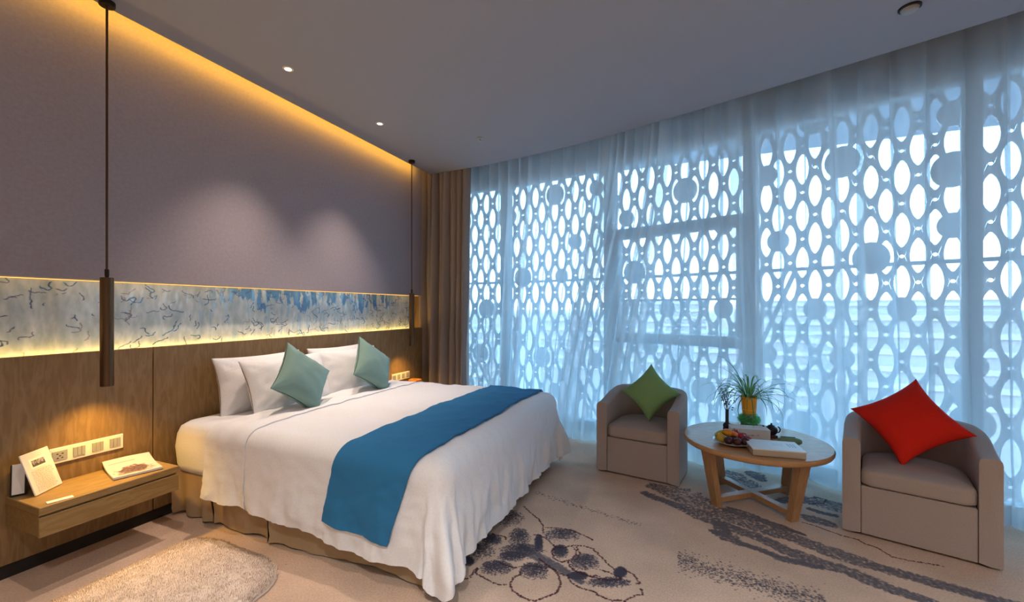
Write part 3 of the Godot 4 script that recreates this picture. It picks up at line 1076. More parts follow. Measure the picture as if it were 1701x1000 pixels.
func build_bed() -> void:
	var bed := thing("bed", "king size bed with white fitted sheet and beige pleated skirt", "bed")
	obj("base", slab(0.02, 1.98, 0.09, 0.29, 1.745, 3.445, 0.02), M.skirt, bed)
	# mattress with soft edges
	var ol := PackedVector2Array()
	for q in [[1.94, 1.80], [1.94, 3.39], [0.10, 3.39], [0.10, 1.80]]:
		pass
	var cs := [[Vector2(1.92, 1.79), -90.0], [Vector2(1.92, 3.40), 0.0], [Vector2(0.11, 3.40), 90.0], [Vector2(0.11, 1.79), 180.0]]
	for c in cs:
		for k in 7:
			var a := deg_to_rad(c[1] + k * 15.0)
			ol.append(Vector2(c[0].x + 0.09 * cos(a), -(c[0].y + 0.09 * sin(a))))
	obj("mattress", ring_stack(ol, [Vector2(0, 0.285), Vector2(0.94, 0.285), Vector2(0.99, 0.30), Vector2(1.0, 0.34), Vector2(1.008, 0.45), Vector2(1.0, 0.53), Vector2(0.985, 0.575), Vector2(0.955, 0.597), Vector2(0.9, 0.604), Vector2(0, 0.606)], Vector2(1.015, -2.595)), M.linen, bed)
	for q in [[0.12, 1.86], [1.90, 1.86], [0.12, 3.34], [1.93, 3.41]]:
		obj("foot", lathe([Vector2(0, 0), Vector2(0.022, 0), Vector2(0.028, 0.09), Vector2(0, 0.09)], 14, V(q[0], 0, q[1])), M.dark, bed)
	# skirt in flat panels that part at the pleats
	var runs := [[Vector2(0.03, 1.722), Vector2(0.40, 1.717)], [Vector2(0.42, 1.720), Vector2(0.905, 1.715)], [Vector2(0.925, 1.715), Vector2(1.985, 1.715)], [Vector2(1.992, 1.705), Vector2(1.992, 2.26)], [Vector2(1.992, 2.28), Vector2(1.992, 2.92)], [Vector2(1.992, 2.94), Vector2(1.992, 3.48)], [Vector2(2.0, 3.485), Vector2(0.03, 3.485)]]
	for k in runs.size():
		var a: Vector2 = runs[k][0]
		var b: Vector2 = runs[k][1]
		var nrm := (b - a).normalized().orthogonal()
		var p := PackedVector3Array()
		var cols := 34
		for side in [0.0, 0.006]:
			for r in 9:
				var h := 1.0 - r / 8.0
				for c in cols:
					var t := float(c) / (cols - 1)
					var q := a.lerp(b, t)
					var o := (1.0 - h) * (0.012 + 0.010 * sin(t * 7.0 + k * 2.0) + 0.02 * wave_noise.get_noise_2d(q.x * 6.0 + q.y * 6.0, h * 1.5))
					# the ends turn inwards at the pleat
					var turn := maxf(0.0, 1.0 - t * 14.0) + maxf(0.0, 1.0 - (1.0 - t) * 14.0)
					o -= 0.025 * turn * turn
					if k == 0:
						o += 0.02 * (1.0 - h) * sin(t * 13.0)
					q -= nrm * (-o - side) * -1.0
					p.append(V(q.x, 0.014 + 0.284 * h + 0.006 * (1.0 - h) * sin(t * 9.0 + k), q.y))
		var mb := MB.new()
		var half := cols * 9
		mb.grid(p.slice(0, half), cols, 9)
		mb.grid(p.slice(half), cols, 9)
		obj("skirt_panel", mb, M.skirt, bed)

	# duvet over the bed with its turned-down head
	var du := thing("duvet", "plain white duvet draped over the bed with a turned-down head", "duvet")
	var head := func(_t: float) -> float: return 0.42
	var foot := func(_t: float) -> float: return BED_FOOT - HEM_R + 0.585
	var near := func(lx: float) -> float: return BED_NEAR + HEM_R - lerpf(0.47, 0.60, clampf((lx - 0.4) / 1.7, 0, 1)) - 0.008 * sin(lx * 9.0)
	var far := func(_lx: float) -> float: return BED_FAR - HEM_R + 0.56
	obj("cover", bed_sheet(head, foot, near, far, 0.0, 0.016, 110, 150), M.linen, du)
	var th0 := func(t: float) -> float: return 0.415 + 0.02 * sin(t * 5.0)
	var th1 := func(t: float) -> float: return 0.75 + 0.02 * sin(t * 6.0 + 1.0)
	var tn := func(lx: float) -> float: return BED_NEAR + HEM_R - 0.475 - 0.06 * (lx - 0.4)
	var tf := func(_lx: float) -> float: return BED_FAR - HEM_R + 0.5
	obj("turned_down_head", bed_sheet(th0, th1, tn, tf, 0.008, 0.006, 24, 130), M.linen, du)

	var ru := thing("bed_runner", "teal blue fabric runner across the foot of the white bed", "bed runner")
	var r0 := func(t: float) -> float: return 1.475 - 0.10 * maxf(0.0, (0.2 - t) / 0.2)
	var r1 := func(t: float) -> float: return 1.94 - 0.16 * maxf(0.0, (0.2 - t) / 0.2)
	var rn := func(lx: float) -> float: return BED_NEAR + HEM_R - 0.44 - 0.12 * (lx - 1.45)
	var rf := func(_lx: float) -> float: return BED_FAR - HEM_R + 0.30
	obj("cover", bed_sheet(r0, r1, rn, rf, 0.020, 0.010, 28, 130), M.runner, ru)

	# pillows: two pairs against the headboard
	var pl := [
		[0.15, 0.785, 2.25, 0.20, 0.0, 31, "white bed pillow against the oak panel, behind another pillow beside the open nightstand"],
		[0.335, 0.775, 2.33, 0.38, 0.0, 32, "white bed pillow behind the sage cushion on the magazine nightstand side"],
		[0.16, 0.785, 3.02, 0.20, 0.0, 33, "white bed pillow against the oak panel on the curtain side"],
		[0.335, 0.775, 2.98, 0.36, 0.0, 34, "white bed pillow behind the sage cushion on the curtain side"],
	]
	for q in pl:
		var t := thing("bed_pillow", q[6], "pillow", Vector3.ZERO, 0.0, "white bed pillows")
		obj("cover", pillow(0.70, 0.42, 0.17, 0.07, q[5], 0.012), M.linen, t)
		lean(t, V(q[0], q[1], q[2]), q[3], q[4], 0.0)
	var cu := [
		[0.565, 0.832, 2.235, 0.42, 0.10, -0.72, 41, "sage green woven cushion tipped on its corner on the magazine nightstand side"],
		[0.565, 0.832, 2.965, 0.42, 0.10, -0.66, 42, "sage green woven cushion tipped on its corner on the curtain side"],
	]
	for q in cu:
		var t := thing("sage_cushion", q[7], "cushion", Vector3.ZERO, 0.0, "sage cushions on the bed")
		obj("cover", pillow(0.40, 0.40, 0.16, 0.12, q[6], 0.009), M.sage, t)
		lean(t, V(q[0], q[1], q[2]), q[3], q[4], q[5])


func nightstand(d0: float, d1: float, label: String) -> Node3D:
	var t := thing("nightstand", label, "nightstand", V(0, 0, 0), 0.0, "floating oak nightstands")
	obj("top", slab(0.001, 0.335, 0.372, 0.41, d0, d1, 0.003), M.furniture_wood, t)
	obj("body", slab(0.001, 0.318, 0.27, 0.372, d0 + 0.004, d1 - 0.004, 0.002), M.furniture_wood, t)
	obj("drawer_front", slab(0.319, 0.335, 0.27, 0.364, d0, d1, 0.003), M.furniture_wood, t)
	return t


func print_tex(w: int, h: int, paint: Callable) -> StandardMaterial3D:
	var im := Image.create(w, h, false, Image.FORMAT_RGB8)
	paint.call(im)
	var m := mat(Color.WHITE, 0.45)
	m.albedo_texture = ImageTexture.create_from_image(im)
	return m


# flat print on a sheet with thickness: local x right, y up, z towards the reader
func printed_sheet(w: float, h: float, thick: float) -> MB:
	var mb := MB.new()
	mb.quad(Vector3(-w / 2, 0, thick / 2 + 0.0003), Vector3(w / 2, 0, thick / 2 + 0.0003), Vector3(w / 2, h, thick / 2 + 0.0003), Vector3(-w / 2, h, thick / 2 + 0.0003))
	return mb


func socket_strip(d0: float, d1: float, y0: float, y1: float, label: String, modules: int) -> void:
	var t := thing("socket_strip", label, "socket strip", V(0, (y0 + y1) / 2, (d0 + d1) / 2), 0.0, "white socket strips above the nightstands")
	var w := d1 - d0
	var h := y1 - y0
	obj("plate", boxm(Vector3(0.005, 0, 0), Vector3(0.009, h, w), 0.002), M.white_plastic, t)
	for k in modules:
		var z := w / 2 - (k + 0.5) * w / modules
		var s := h * 0.62
		if k == 0:
			var o := obj("socket", boxm(Vector3(0.0105, 0, z), Vector3(0.004, s, s * 1.2), 0.001), M.grey_plastic, t)
			for q in [[-0.010, 0.009], [0.010, 0.009], [0.0, -0.002], [-0.009, -0.013], [0.009, -0.013]]:
				obj("slot", boxm(Vector3(0.0127, q[1], z + q[0]), Vector3(0.0012, 0.005, 0.008), 0.0003), M.dark, o)
		else:
			for j in 3:
				obj("switch", boxm(Vector3(0.0107, 0, z + (j - 1) * s * 0.34), Vector3(0.005, s, s * 0.31), 0.001), M.grey_plastic, t)


func build_nightstands() -> void:
	nightstand(0.985, 1.57, "floating oak nightstand with a magazine and a leaning card")
	nightstand(3.66, 4.30, "floating oak nightstand behind the bed beside the taupe drape")
	socket_strip(1.14, 1.456, 0.51, 0.592, "white strip of socket and switches above the magazine nightstand", 4)
	socket_strip(3.93, 4.26, 0.50, 0.585, "white strip of socket and switches near the taupe drape", 4)

	# leaning information card
	var card := thing("information_card", "pale information card with a small picture leaning beside the socket strip", "card")
	var mb := boxm(Vector3(0, 0.105, 0), Vector3(0.160, 0.21, 0.006), 0.001)
	obj("board", mb, M.paper, card)
	obj("print", printed_sheet(0.158, 0.208, 0.006), print_tex(128, 200, func(im: Image):
		im.fill(Color(0.86, 0.82, 0.83))
		im.fill_rect(Rect2i(26, 30, 76, 48), Color(0.93, 0.91, 0.90))
		im.fill_rect(Rect2i(34, 40, 60, 30), Color(0.30, 0.28, 0.30))
		rng.seed = 2
		for k in 60:
			im.fill_rect(Rect2i(34 + rng.randi() % 56, 40 + rng.randi() % 14, 4, 3 + rng.randi() % 8), Color(0.62, 0.60, 0.62))
		for k in 17:
			var x := 18
			while x < 106:
				var w := 3 + rng.randi() % 9
				im.fill_rect(Rect2i(x, 90 + k * 6, w, 2), Color(0.55, 0.50, 0.52))
				x += w + 3), card)
	card.transform = Transform3D(Basis(Vector3.UP, 2.18) * Basis(Vector3.RIGHT, -0.32), V(0.10, 0.413, 1.105))
	var holder := thing("leaflet_holder", "dark leaflet holder with a pale leaflet behind the information card", "leaflet holder")
	obj("stand", boxm(Vector3(0, 0.075, 0), Vector3(0.055, 0.15, 0.02), 0.002), M.dark, holder)
	obj("leaflet", boxm(Vector3(0, 0.08, 0.0125), Vector3(0.042, 0.145, 0.004), 0.001), M.paper, holder)
	holder.transform = Transform3D(Basis(Vector3.UP, 1.1) * Basis(Vector3.RIGHT, -0.1), V(0.05, 0.412, 1.015))

	# magazine with a curled back edge
	var mg := thing("magazine", "thin magazine with a dark portrait cover lying on the nightstand", "magazine")
	for part in 2:
		var p := PackedVector3Array()
		for r in 9:
			for c in 9:
				var u := c / 8.0
				var v := r / 8.0
				var up := 0.028 * pow(maxf(0.0, v - 0.35) / 0.65, 2.0) + 0.004 * sin(u * 3.0) * v
				p.append(Vector3((u - 0.5) * 0.21, 0.0125 * (1 - part) + 0.001 + up, (0.5 - v) * 0.27))
		mb = MB.new()
		mb.grid(p, 9, 9)
		if part == 0:
			var rim := PackedVector3Array()
			for lay in 2:
				for k in 32:
					var c := mini(k, 8) if k < 8 else (8 if k < 16 else (24 - k if k < 24 else 0))
					var r := 0 if k < 8 else (k - 8 if k < 16 else (8 if k < 24 else 32 - k))
					var q := p[r * 9 + c]
					rim.append(q - Vector3(0, 0.0115 * lay, 0))
			var pages := MB.new()
			pages.grid(rim, 32, 2, true)
			obj("pages", pages, M.paper, mg)
		obj("cover" if part == 0 else "back_cover", mb, M.paper if part else print_tex(128, 160, func(im: Image):
			var f := FastNoiseLite.new()
			f.seed = 8
			f.frequency = 0.02
			for y in 160:
				for x in 128:
					var dd := Vector2((x - 60) / 50.0, (y - 50) / 42.0).length() + 0.5 * f.get_noise_2d(x * 1.6, y * 1.6)
					var dark := (1.0 - smoothstep(0.75, 1.0, dd)) * (0.75 + 0.5 * f.get_noise_2d(x * 5.0, y * 5.0))
					im.set_pixel(x, y, Color(0.86, 0.78, 0.78).lerp(Color(0.26, 0.17, 0.19), clampf(dark, 0, 1)))
			im.fill_rect(Rect2i(10, 128, 70, 3), Color(0.5, 0.4, 0.42))
			im.fill_rect(Rect2i(14, 12, 90, 8), Color(0.60, 0.50, 0.52))), mg)
	mg.transform = Transform3D(Basis(Vector3.UP, 1.32), V(0.155, 0.412, 1.43))
	var sl := thing("paper_slip", "small pale paper slip at the front corner of the nightstand", "paper")
	obj("sheet", boxm(Vector3(0, 0.001, 0), Vector3(0.035, 0.002, 0.09), 0.0005), M.paper, sl)
	sl.transform = Transform3D(Basis(Vector3.UP, -0.2), V(0.30, 0.4105, 1.07))

	# things on the far nightstand
	var tb := thing("tissue_box", "small orange wooden tissue box on the nightstand near the drape", "box", V(0.13, 0.411, 4.20))
	obj("body", boxm(Vector3(0, 0.045, 0), Vector3(0.12, 0.09, 0.11), 0.004), mat(Color(0.80, 0.48, 0.20), 0.5), tb)
	obj("slot", boxm(Vector3(0, 0.0905, 0), Vector3(0.06, 0.002, 0.02), 0.0005), M.dark, tb)
	var ph := thing("telephone", "white desk telephone on the nightstand near the drape", "telephone", V(0.15, 0.411, 4.0))
	obj("body", boxm(Vector3(0, 0.02, 0), Vector3(0.17, 0.04, 0.16), 0.012), M.white_plastic, ph)
	obj("handset", tube([Vector3(-0.08, 0.055, 0.05), Vector3(-0.07, 0.068, 0.05), Vector3(0.07, 0.068, 0.05), Vector3(0.08, 0.055, 0.05)], [0.017, 0.02, 0.02, 0.017], 12), M.white_plastic, ph)


func build_lamps() -> void:
	pendant(0.175, 1.305, "bronze tube pendant lamp hanging over the magazine nightstand")
	pendant(0.205, 4.03, "bronze tube pendant lamp hanging beside the taupe drape")
	downlight(0.52, 2.154, "round lit downlight above the bed pillows on the magazine nightstand side", 2.4, 38.0)
	downlight(0.52, 3.11, "round lit downlight above the bed pillows on the curtain side", 2.4, 38.0)
	downlight(1.15, 0.9, "round lit downlight over the fluffy bedside rug", 1.2, 40.0)
	for x in [2.9, 4.1, 5.3]:
		for d in [-0.3, -1.7]:
			downlight(x, d, "round lit downlight in the rows over the open carpet", 4.0, 62.0, Color(0.98, 0.97, 0.96))
	var sp := thing("sprinkler", "small round sprinkler head on the ceiling above the bed", "sprinkler", V(1.209, CEIL, 3.749))
	obj("rosette", lathe([Vector2(0, 0), Vector2(0.03, 0), Vector2(0.03, -0.004), Vector2(0.012, -0.008), Vector2(0, -0.008)], 20), M.grey_plastic, sp)
	obj("deflector", lathe([Vector2(0, -0.03), Vector2(0.016, -0.03), Vector2(0.016, -0.027), Vector2(0.005, -0.026), Vector2(0.005, -0.006), Vector2(0, -0.006)], 16), M.grey_plastic, sp)
	var sd := thing("smoke_detector", "round dark rimmed smoke detector on the ceiling near the curtains", "smoke detector", V(4.23, CEIL, 3.03))
	obj("base", lathe([Vector2(0, 0), Vector2(0.05, 0), Vector2(0.05, -0.008), Vector2(0.046, -0.010), Vector2(0, -0.010)], 28), M.dark, sd)
	obj("dome", lathe([Vector2(0.04, -0.010), Vector2(0.038, -0.02), Vector2(0.03, -0.028), Vector2(0, -0.03)], 28), M.grey_plastic, sd)


func armchair(called_label: String, at: Vector3, turn: float) -> Node3D:
	var t := thing("armchair", called_label, "armchair", at, turn, "taupe tub armchairs")
	var hw := 0.322
	var hd := 0.285
	var th := 0.085
	# U-shaped path, local +z to the front
	var outer := PackedVector2Array()
	var inn := PackedVector2Array()
	var steps := 44
	for k in steps + 1:
		var s := float(k) / steps
		# straight arms, rounded back
		var a := lerpf(0.0, PI, clampf((s - 0.18) / 0.64, 0, 1))
		var zf: float
		var e := 2.6
		var cx := signf(cos(a)) * pow(absf(cos(a)), 2.0 / e)
		var sz := pow(absf(sin(a)), 2.0 / e)
		zf = 0.02
		if s < 0.18:
			outer.append(Vector2(hw, lerpf(hd, zf, s / 0.18)))
			inn.append(Vector2(hw - th, lerpf(hd, zf, s / 0.18)))
		elif s > 0.82:
			outer.append(Vector2(-hw, lerpf(zf, hd, (s - 0.82) / 0.18)))
			inn.append(Vector2(-hw + th, lerpf(zf, hd, (s - 0.82) / 0.18)))
		else:
			outer.append(Vector2(hw * cx, zf - (hd + zf) * sz))
			inn.append(Vector2((hw - th) * cx, zf - (hd + zf - th) * sz))
	var p := PackedVector3Array()
	var np := 15
	for k in steps + 1:
		var s := float(k) / steps
		var back := smoothstep(0.0, 0.33, s) * (1.0 - smoothstep(0.67, 1.0, s))
		var top := 0.565 + 0.085 * back
		var o := outer[k]
		var i := inn[k]
		var c := (o + i) / 2
		var prof := [[i, 0.02], [i, 0.30], [i, top - 0.03]]
		for q in 7:
			var a := PI * q / 6.0
			var w := c + (i - c) * cos(a)
			prof.append([w.lerp(c + (i - c) * signf(cos(a)), 0.35) if q != 3 else w, top - 0.03 + 0.03 * pow(sin(a), 0.7)])
		prof.append_array([[o, top - 0.03], [o, 0.35], [o, 0.03], [o + (c - o) * 0.05, 0.014], [c, 0.012]])
		for q in prof:
			p.append(Vector3(q[0].x, q[1], q[0].y))
	var sh := MB.new()
	sh.grid(p, np, steps + 1)
	for end in [0, steps]:
		var b: int = end * np
		var cen := Vector3.ZERO
		for q in np:
			cen += p[b + q] / np
		# slightly padded front of the arm
		cen.z += 0.006
		for q in np:
			sh.tri(cen, p[b + q], p[b + (q + 1) % np])
	obj("shell", sh, M.upholstery, t)
	obj("front_panel", boxm(Vector3(0, 0.152, hd - 0.04), Vector3((hw - th) * 2 - 0.002, 0.280, 0.07), 0.006), M.upholstery, t)
	# seat cushion
	var ol := PackedVector2Array()
	for k in steps + 1:
		var q := inn[k]
		ol.append(Vector2(q.x * 0.985, minf(q.y * 0.98, hd - 0.02)))
	for k in range(1, 14):
		ol.append(Vector2(lerpf(-(hw - th) * 0.985, (hw - th) * 0.985, k / 14.0), hd + 0.006))
	obj("seat_cushion", ring_stack(ol, [Vector2(0, 0.298), Vector2(0.95, 0.298), Vector2(0.985, 0.305), Vector2(1, 0.32), Vector2(1, 0.365), Vector2(0.988, 0.382), Vector2(0.955, 0.392), Vector2(0.8, 0.404), Vector2(0.5, 0.412), Vector2(0, 0.415)], Vector2(0, 0.03)), M.upholstery, t)
	for sx in [-1, 1]:
		for sz in [-1, 1]:
			obj("foot", lathe([Vector2(0, 0), Vector2(0.018, 0), Vector2(0.02, 0.014), Vector2(0, 0.014)], 12, Vector3(sx * 0.23, 0, sz * 0.2 - 0.03 + (0.03 if sz > 0 else 0.0))), M.dark, t)
	return t


func build_armchairs() -> void:
	armchair("taupe tub armchair holding the green cushion", V(2.765, 0, 3.735), 0.0)
	armchair("taupe tub armchair holding the red cushion", V(4.34, 0, 3.30), 0.0)
	var chairs := [get_node("armchair"), get_node("armchair_001")]
	chairs[0].rotation.y = -0.173
	chairs[1].rotation.y = -0.30
	var g := thing("green_cushion", "leaf green velvet cushion standing on its corner in the armchair", "cushion")
	obj("cover", pillow(0.345, 0.345, 0.17, 0.16, 51, 0.007), M.green_cushion, g)
	g.transform = Transform3D(Basis(Vector3.UP, -0.12) * Basis(Vector3.RIGHT, -0.38) * Basis(Vector3.BACK, PI / 4 + 0.03), V(2.80, 0.632, 3.74))
	var r := thing("red_cushion", "bright red velvet cushion leaning in the armchair", "cushion")
	obj("cover", pillow(0.40, 0.40, 0.18, 0.15, 52, 0.007), M.red_cushion, r)
	r.transform = Transform3D(Basis(Vector3.UP, -0.32) * Basis(Vector3.RIGHT, -0.50) * Basis(Vector3.BACK, PI / 4 - 0.13), V(4.335, 0.645, 3.32))


func fruit(shape: String, at: Vector3, tilt: Vector3, c: Color, size: float, label: String) -> void:
	var t := thing(shape, label, "fruit", at, 0.0, "fruit on the white plate")
	t.basis = Basis.from_euler(tilt)
	var prof := []
	for k in 13:
		var a := PI * k / 12.0 - PI / 2
		var r := cos(a)
		var y := sin(a)
		match shape:
			"mango":
				prof.append(Vector2(r * 0.78 * (1.0 - 0.12 * y), y * 1.2))
			"pear":
				prof.append(Vector2(r * (1.0 - 0.28 * smoothstep(-0.2, 0.9, y)), y * 1.15))
			_:
				prof.append(Vector2(r * 1.02, y * 0.96 - 0.10 * pow(maxf(0.0, y), 8.0)))
	var sc := []
	for q in prof:
		sc.append(q * size)
	var m := mat(c, 0.35)
	tri_tex(m, M.speckle, Vector3.ONE * 9.0, false)
	obj("skin", lathe(sc, 20), m, t)
	obj("stem", tube([Vector3(0, size * 0.84, 0), Vector3(size * 0.08, size * 1.1, 0)], [size * 0.07, size * 0.05], 6), mat(Color(0.35, 0.25, 0.14), 0.8), t)


func build_table() -> void:
	var c := V(3.515, 0, 3.375)
	var t := thing("coffee_table", "round oak coffee table with four splayed legs and a cross stretcher", "coffee table", c, 0.0)
	obj("top", lathe([Vector2(0, 0.39), Vector2(0.42, 0.39), Vector2(0.445, 0.394), Vector2(0.452, 0.405), Vector2(0.454, 0.42), Vector2(0.450, 0.4285), Vector2(0.444, 0.43), Vector2(0.444, 0.43), Vector2(0, 0.43)], 72), M.table_wood, t)
	var corners := [Vector2(3.250, 3.184), Vector2(3.717, 3.130), Vector2(3.765, 3.612), Vector2(3.307, 3.632)]
	for q in corners:
		var f := V(q.x, 0, q.y) - c
		f.y = 0
		var dir := f.normalized()
		var turn := Basis(dir, Vector3.UP, dir.cross(Vector3.UP))
		var mb := MB.new()
		# tapering board that leans outwards towards the top
		var lo := f - dir * 0.03
		var hi := f + dir * 0.045
		var pts := []
		for e in [[lo, 0.0, 0.030, 0.020], [hi, 0.392, 0.042, 0.022]]:
			for s in [[-1, -1], [1, -1], [1, 1], [-1, 1]]:
				pts.append(Vector3(e[0].x, e[1], e[0].z) + turn.x * s[0] * e[3] + turn.z * s[1] * e[2])
		mb.quad(pts[0], pts[1], pts[5], pts[4])
		mb.quad(pts[1], pts[2], pts[6], pts[5])
		mb.quad(pts[2], pts[3], pts[7], pts[6])
		mb.quad(pts[3], pts[0], pts[4], pts[7])
		mb.quad(pts[0], pts[3], pts[2], pts[1])
		mb.quad(pts[4], pts[5], pts[6], pts[7])
		obj("leg", mb, M.leg_wood, t)
	for k in 2:
		var a := V(corners[k].x, 0.045, corners[k].y) - c
		var b := V(corners[k + 2].x, 0.045, corners[k + 2].y) - c
		var dir := (b - a).normalized()
		var len := a.distance_to(b) - 0.09
		obj("stretcher", boxm((a + b) / 2 + Vector3(0, 0.0005 * k, 0), Vector3(len, 0.034, 0.055), 0.003, Basis(dir, Vector3.UP, dir.cross(Vector3.UP))), M.leg_wood, t)

	var ty := 0.431
	# fruit plate
	var pc := V(3.37, ty, 3.19)
	var pt := thing("fruit_plate", "white oval plate of mixed fruit on the coffee table", "plate", pc)
	obj("dish", lathe([Vector2(0, 0.002), Vector2(0.06, 0.0), Vector2(0.07, 0.003), Vector2(0.105, 0.017), Vector2(0.122, 0.023), Vector2(0.123, 0.026), Vector2(0.105, 0.021), Vector2(0.07, 0.008), Vector2(0, 0.007)], 40), M.ceramic, pt)
	var plum := Color(0.26, 0.09, 0.12)
	var list := [
		["pear", -0.075, 0.040, 0.010, Color(0.80, 0.66, 0.16), 0.030, "yellow pear at the rim of the fruit plate"],
		["pear", -0.062, 0.046, 0.055, Color(0.74, 0.70, 0.26), 0.030, "greenish yellow pear at the back of the fruit plate"],
		["mango", -0.022, 0.070, 0.030, Color(0.90, 0.60, 0.08), 0.032, "deep yellow mango resting on top of the fruit"],
		["mango", 0.008, 0.062, 0.010, Color(0.92, 0.50, 0.06), 0.030, "orange mango resting on top of the fruit"],
		["peach", 0.040, 0.058, 0.048, Color(0.72, 0.28, 0.18), 0.032, "red brown peach at the back of the fruit plate"],
		["peach", 0.055, 0.052, 0.000, Color(0.72, 0.08, 0.12), 0.028, "bright red plum beside the peach"],
		["peach", 0.082, 0.042, -0.025, Color(0.66, 0.06, 0.14), 0.026, "bright red plum at the rim of the fruit plate"],
		["peach", 0.088, 0.042, 0.028, Color(0.60, 0.07, 0.12), 0.026, "dark red plum behind the bright red plums"],
		["passion_fruit", -0.052, 0.040, -0.045, plum, 0.027, "dark purple passion fruit below the yellow pear"],
		["passion_fruit", -0.005, 0.038, -0.066, Color(0.34, 0.16, 0.14), 0.027, "brown purple passion fruit at the front of the plate"],
		["passion_fruit", 0.048, 0.040, -0.060, Color(0.30, 0.11, 0.15), 0.027, "dark purple passion fruit beside the red plums"],
		["passion_fruit", 0.000, 0.040, -0.012, plum, 0.027, "dark purple passion fruit under the mangoes"],
	]
	# plate axes: local right follows the view's right, so the pile is laid out along it
	for k in list.size():
		var q: Array = list[k]
		var shift := Basis(Vector3.UP, 0.393) * Vector3(q[1], 0, -q[3])
		var tilt := Vector3(0.3 * sin(k * 2.1), k * 1.1, 0.4 * cos(k * 1.7))
		if q[0] == "mango":
			tilt = Vector3(0, 0.5 - 0.5 * k, PI / 2)
		fruit(q[0], pc + shift + Vector3(0, q[2] - 0.004, 0), tilt, q[4], q[5], q[6])

	# white boxed book in front, white carton behind
	var bk := thing("boxed_book", "white boxed book with grey print lying at the front of the table", "book")
	obj("slipcase", boxm(Vector3(0, 0.019, 0), Vector3(0.285, 0.036, 0.20), 0.002), mat(Color(0.72, 0.66, 0.58), 0.6), bk)
	obj("cover", boxm(Vector3(0.0, 0.0415, 0), Vector3(0.292, 0.007, 0.206), 0.0015), M.paper, bk)
	var face := MB.new()
	face.quad(Vector3(-0.145, 0.0453, 0.102), Vector3(0.145, 0.0453, 0.102), Vector3(0.145, 0.0453, -0.102), Vector3(-0.145, 0.0453, -0.102))
	obj("print", face, print_tex(256, 180, func(im: Image):
		im.fill(Color(0.90, 0.90, 0.90))
		rng.seed = 4
		for k in 9:
			im.fill_rect(Rect2i(196 + (k % 3) * 14, 50 + (k / 3) * 22, 8, 16), Color(0.62, 0.64, 0.68))
		for k in 5:
			im.fill_rect(Rect2i(120, 60 + k * 9, 40 + rng.randi() % 20, 3), Color(0.74, 0.76, 0.79))), bk)
	bk.transform = Transform3D(Basis(Vector3.UP, 0.12), V(3.592, ty, 3.10))
	var ct := thing("tea_carton", "white carton with a small red mark in the middle of the table", "box")
	obj("body", boxm(Vector3(0, 0.035, 0), Vector3(0.235, 0.07, 0.11), 0.003), M.paper, ct)
	obj("lid", boxm(Vector3(0, 0.0725, 0), Vector3(0.238, 0.006, 0.113), 0.002), M.paper, ct)
	var mark := MB.new()
	mark.quad(Vector3(-0.03, 0.020, 0.0553), Vector3(0.06, 0.020, 0.0553), Vector3(0.06, 0.050, 0.0553), Vector3(-0.03, 0.050, 0.0553))
	obj("print", mark, print_tex(96, 32, func(im: Image):
		im.fill(Color(0.90, 0.90, 0.90))
		rng.seed = 6
		for k in 26:
			var x := 14 + rng.randi() % 66
			im.fill_rect(Rect2i(x, 10 + rng.randi() % 12, 3 + rng.randi() % 6, 2), Color(0.82, 0.36, 0.28))), ct)
	ct.transform = Transform3D(Basis(Vector3.UP, 0.14), V(3.485, ty, 3.375))

	# bud vase with a dry branch, on a small dark stand
	var vs := thing("bud_vase", "slim dark vase on a carved stand with a dry flowering branch", "vase", V(3.355, ty, 3.46))
	obj("stand", lathe([Vector2(0, 0.0), Vector2(0.034, 0.0), Vector2(0.036, 0.010), Vector2(0.028, 0.018), Vector2(0.026, 0.03), Vector2(0.030, 0.036), Vector2(0, 0.037)], 20), mat(Color(0.25, 0.13, 0.09), 0.4), vs)
	obj("body", lathe([Vector2(0, 0.037), Vector2(0.024, 0.038), Vector2(0.029, 0.052), Vector2(0.024, 0.066), Vector2(0.013, 0.074), Vector2(0.0115, 0.09), Vector2(0.0115, 0.165), Vector2(0.013, 0.168), Vector2(0.009, 0.168), Vector2(0.009, 0.12), Vector2(0, 0.12)], 20), M.clay, vs)
	rng.seed = 77
	var tw := MB.new()
	var bl := MB.new()
	for k in 7:
		var path := PackedVector3Array([Vector3(0, 0.13, 0)])
		var dir := Vector3(rng.randfn(0, 0.22), 1.0, rng.randfn(0, 0.22)).normalized()
		var ln := rng.randf_range(0.14, 0.26)
		for j in 8:
			path.append(path[j] + dir * ln / 8.0)
			dir = (dir + Vector3(rng.randfn(0, 0.22), 0.05, rng.randfn(0, 0.22))).normalized()
			if j > 2:
				for e in 2:
					var bp := path[j] + Vector3(rng.randfn(0, 0.010), rng.randfn(0, 0.010), rng.randfn(0, 0.010))
					bl.lathe([Vector2(0, -0.005), Vector2(0.0045, -0.002), Vector2(0.005, 0.002), Vector2(0, 0.005)], 6, bp)
		tw.tube(path, [0.0018, 0.0016, 0.0014, 0.0013, 0.0012, 0.001, 0.001, 0.0008, 0.0008], 5)
	obj("branch", tw, mat(Color(0.26, 0.23, 0.26), 0.9), vs)
	var bo := obj("blossoms", bl, mat(Color(0.46, 0.45, 0.55), 0.9), vs)
	bo.set_meta("kind", "stuff")

	# spider plant in its yellow pot, on a glass bowl of moss
	var gb := thing("moss_bowl", "small glass bowl overflowing with bright green moss under the yellow pot", "bowl", V(3.505, ty, 3.545))
	var gl := mat(Color(0.94, 0.98, 0.98, 0.12), 0.02)
	gl.transparency = BaseMaterial3D.TRANSPARENCY_ALPHA
	obj("glass", lathe([Vector2(0, 0.0), Vector2(0.05, 0.0), Vector2(0.058, 0.01), Vector2(0.060, 0.08), Vector2(0.054, 0.134)], 32), gl, gb)
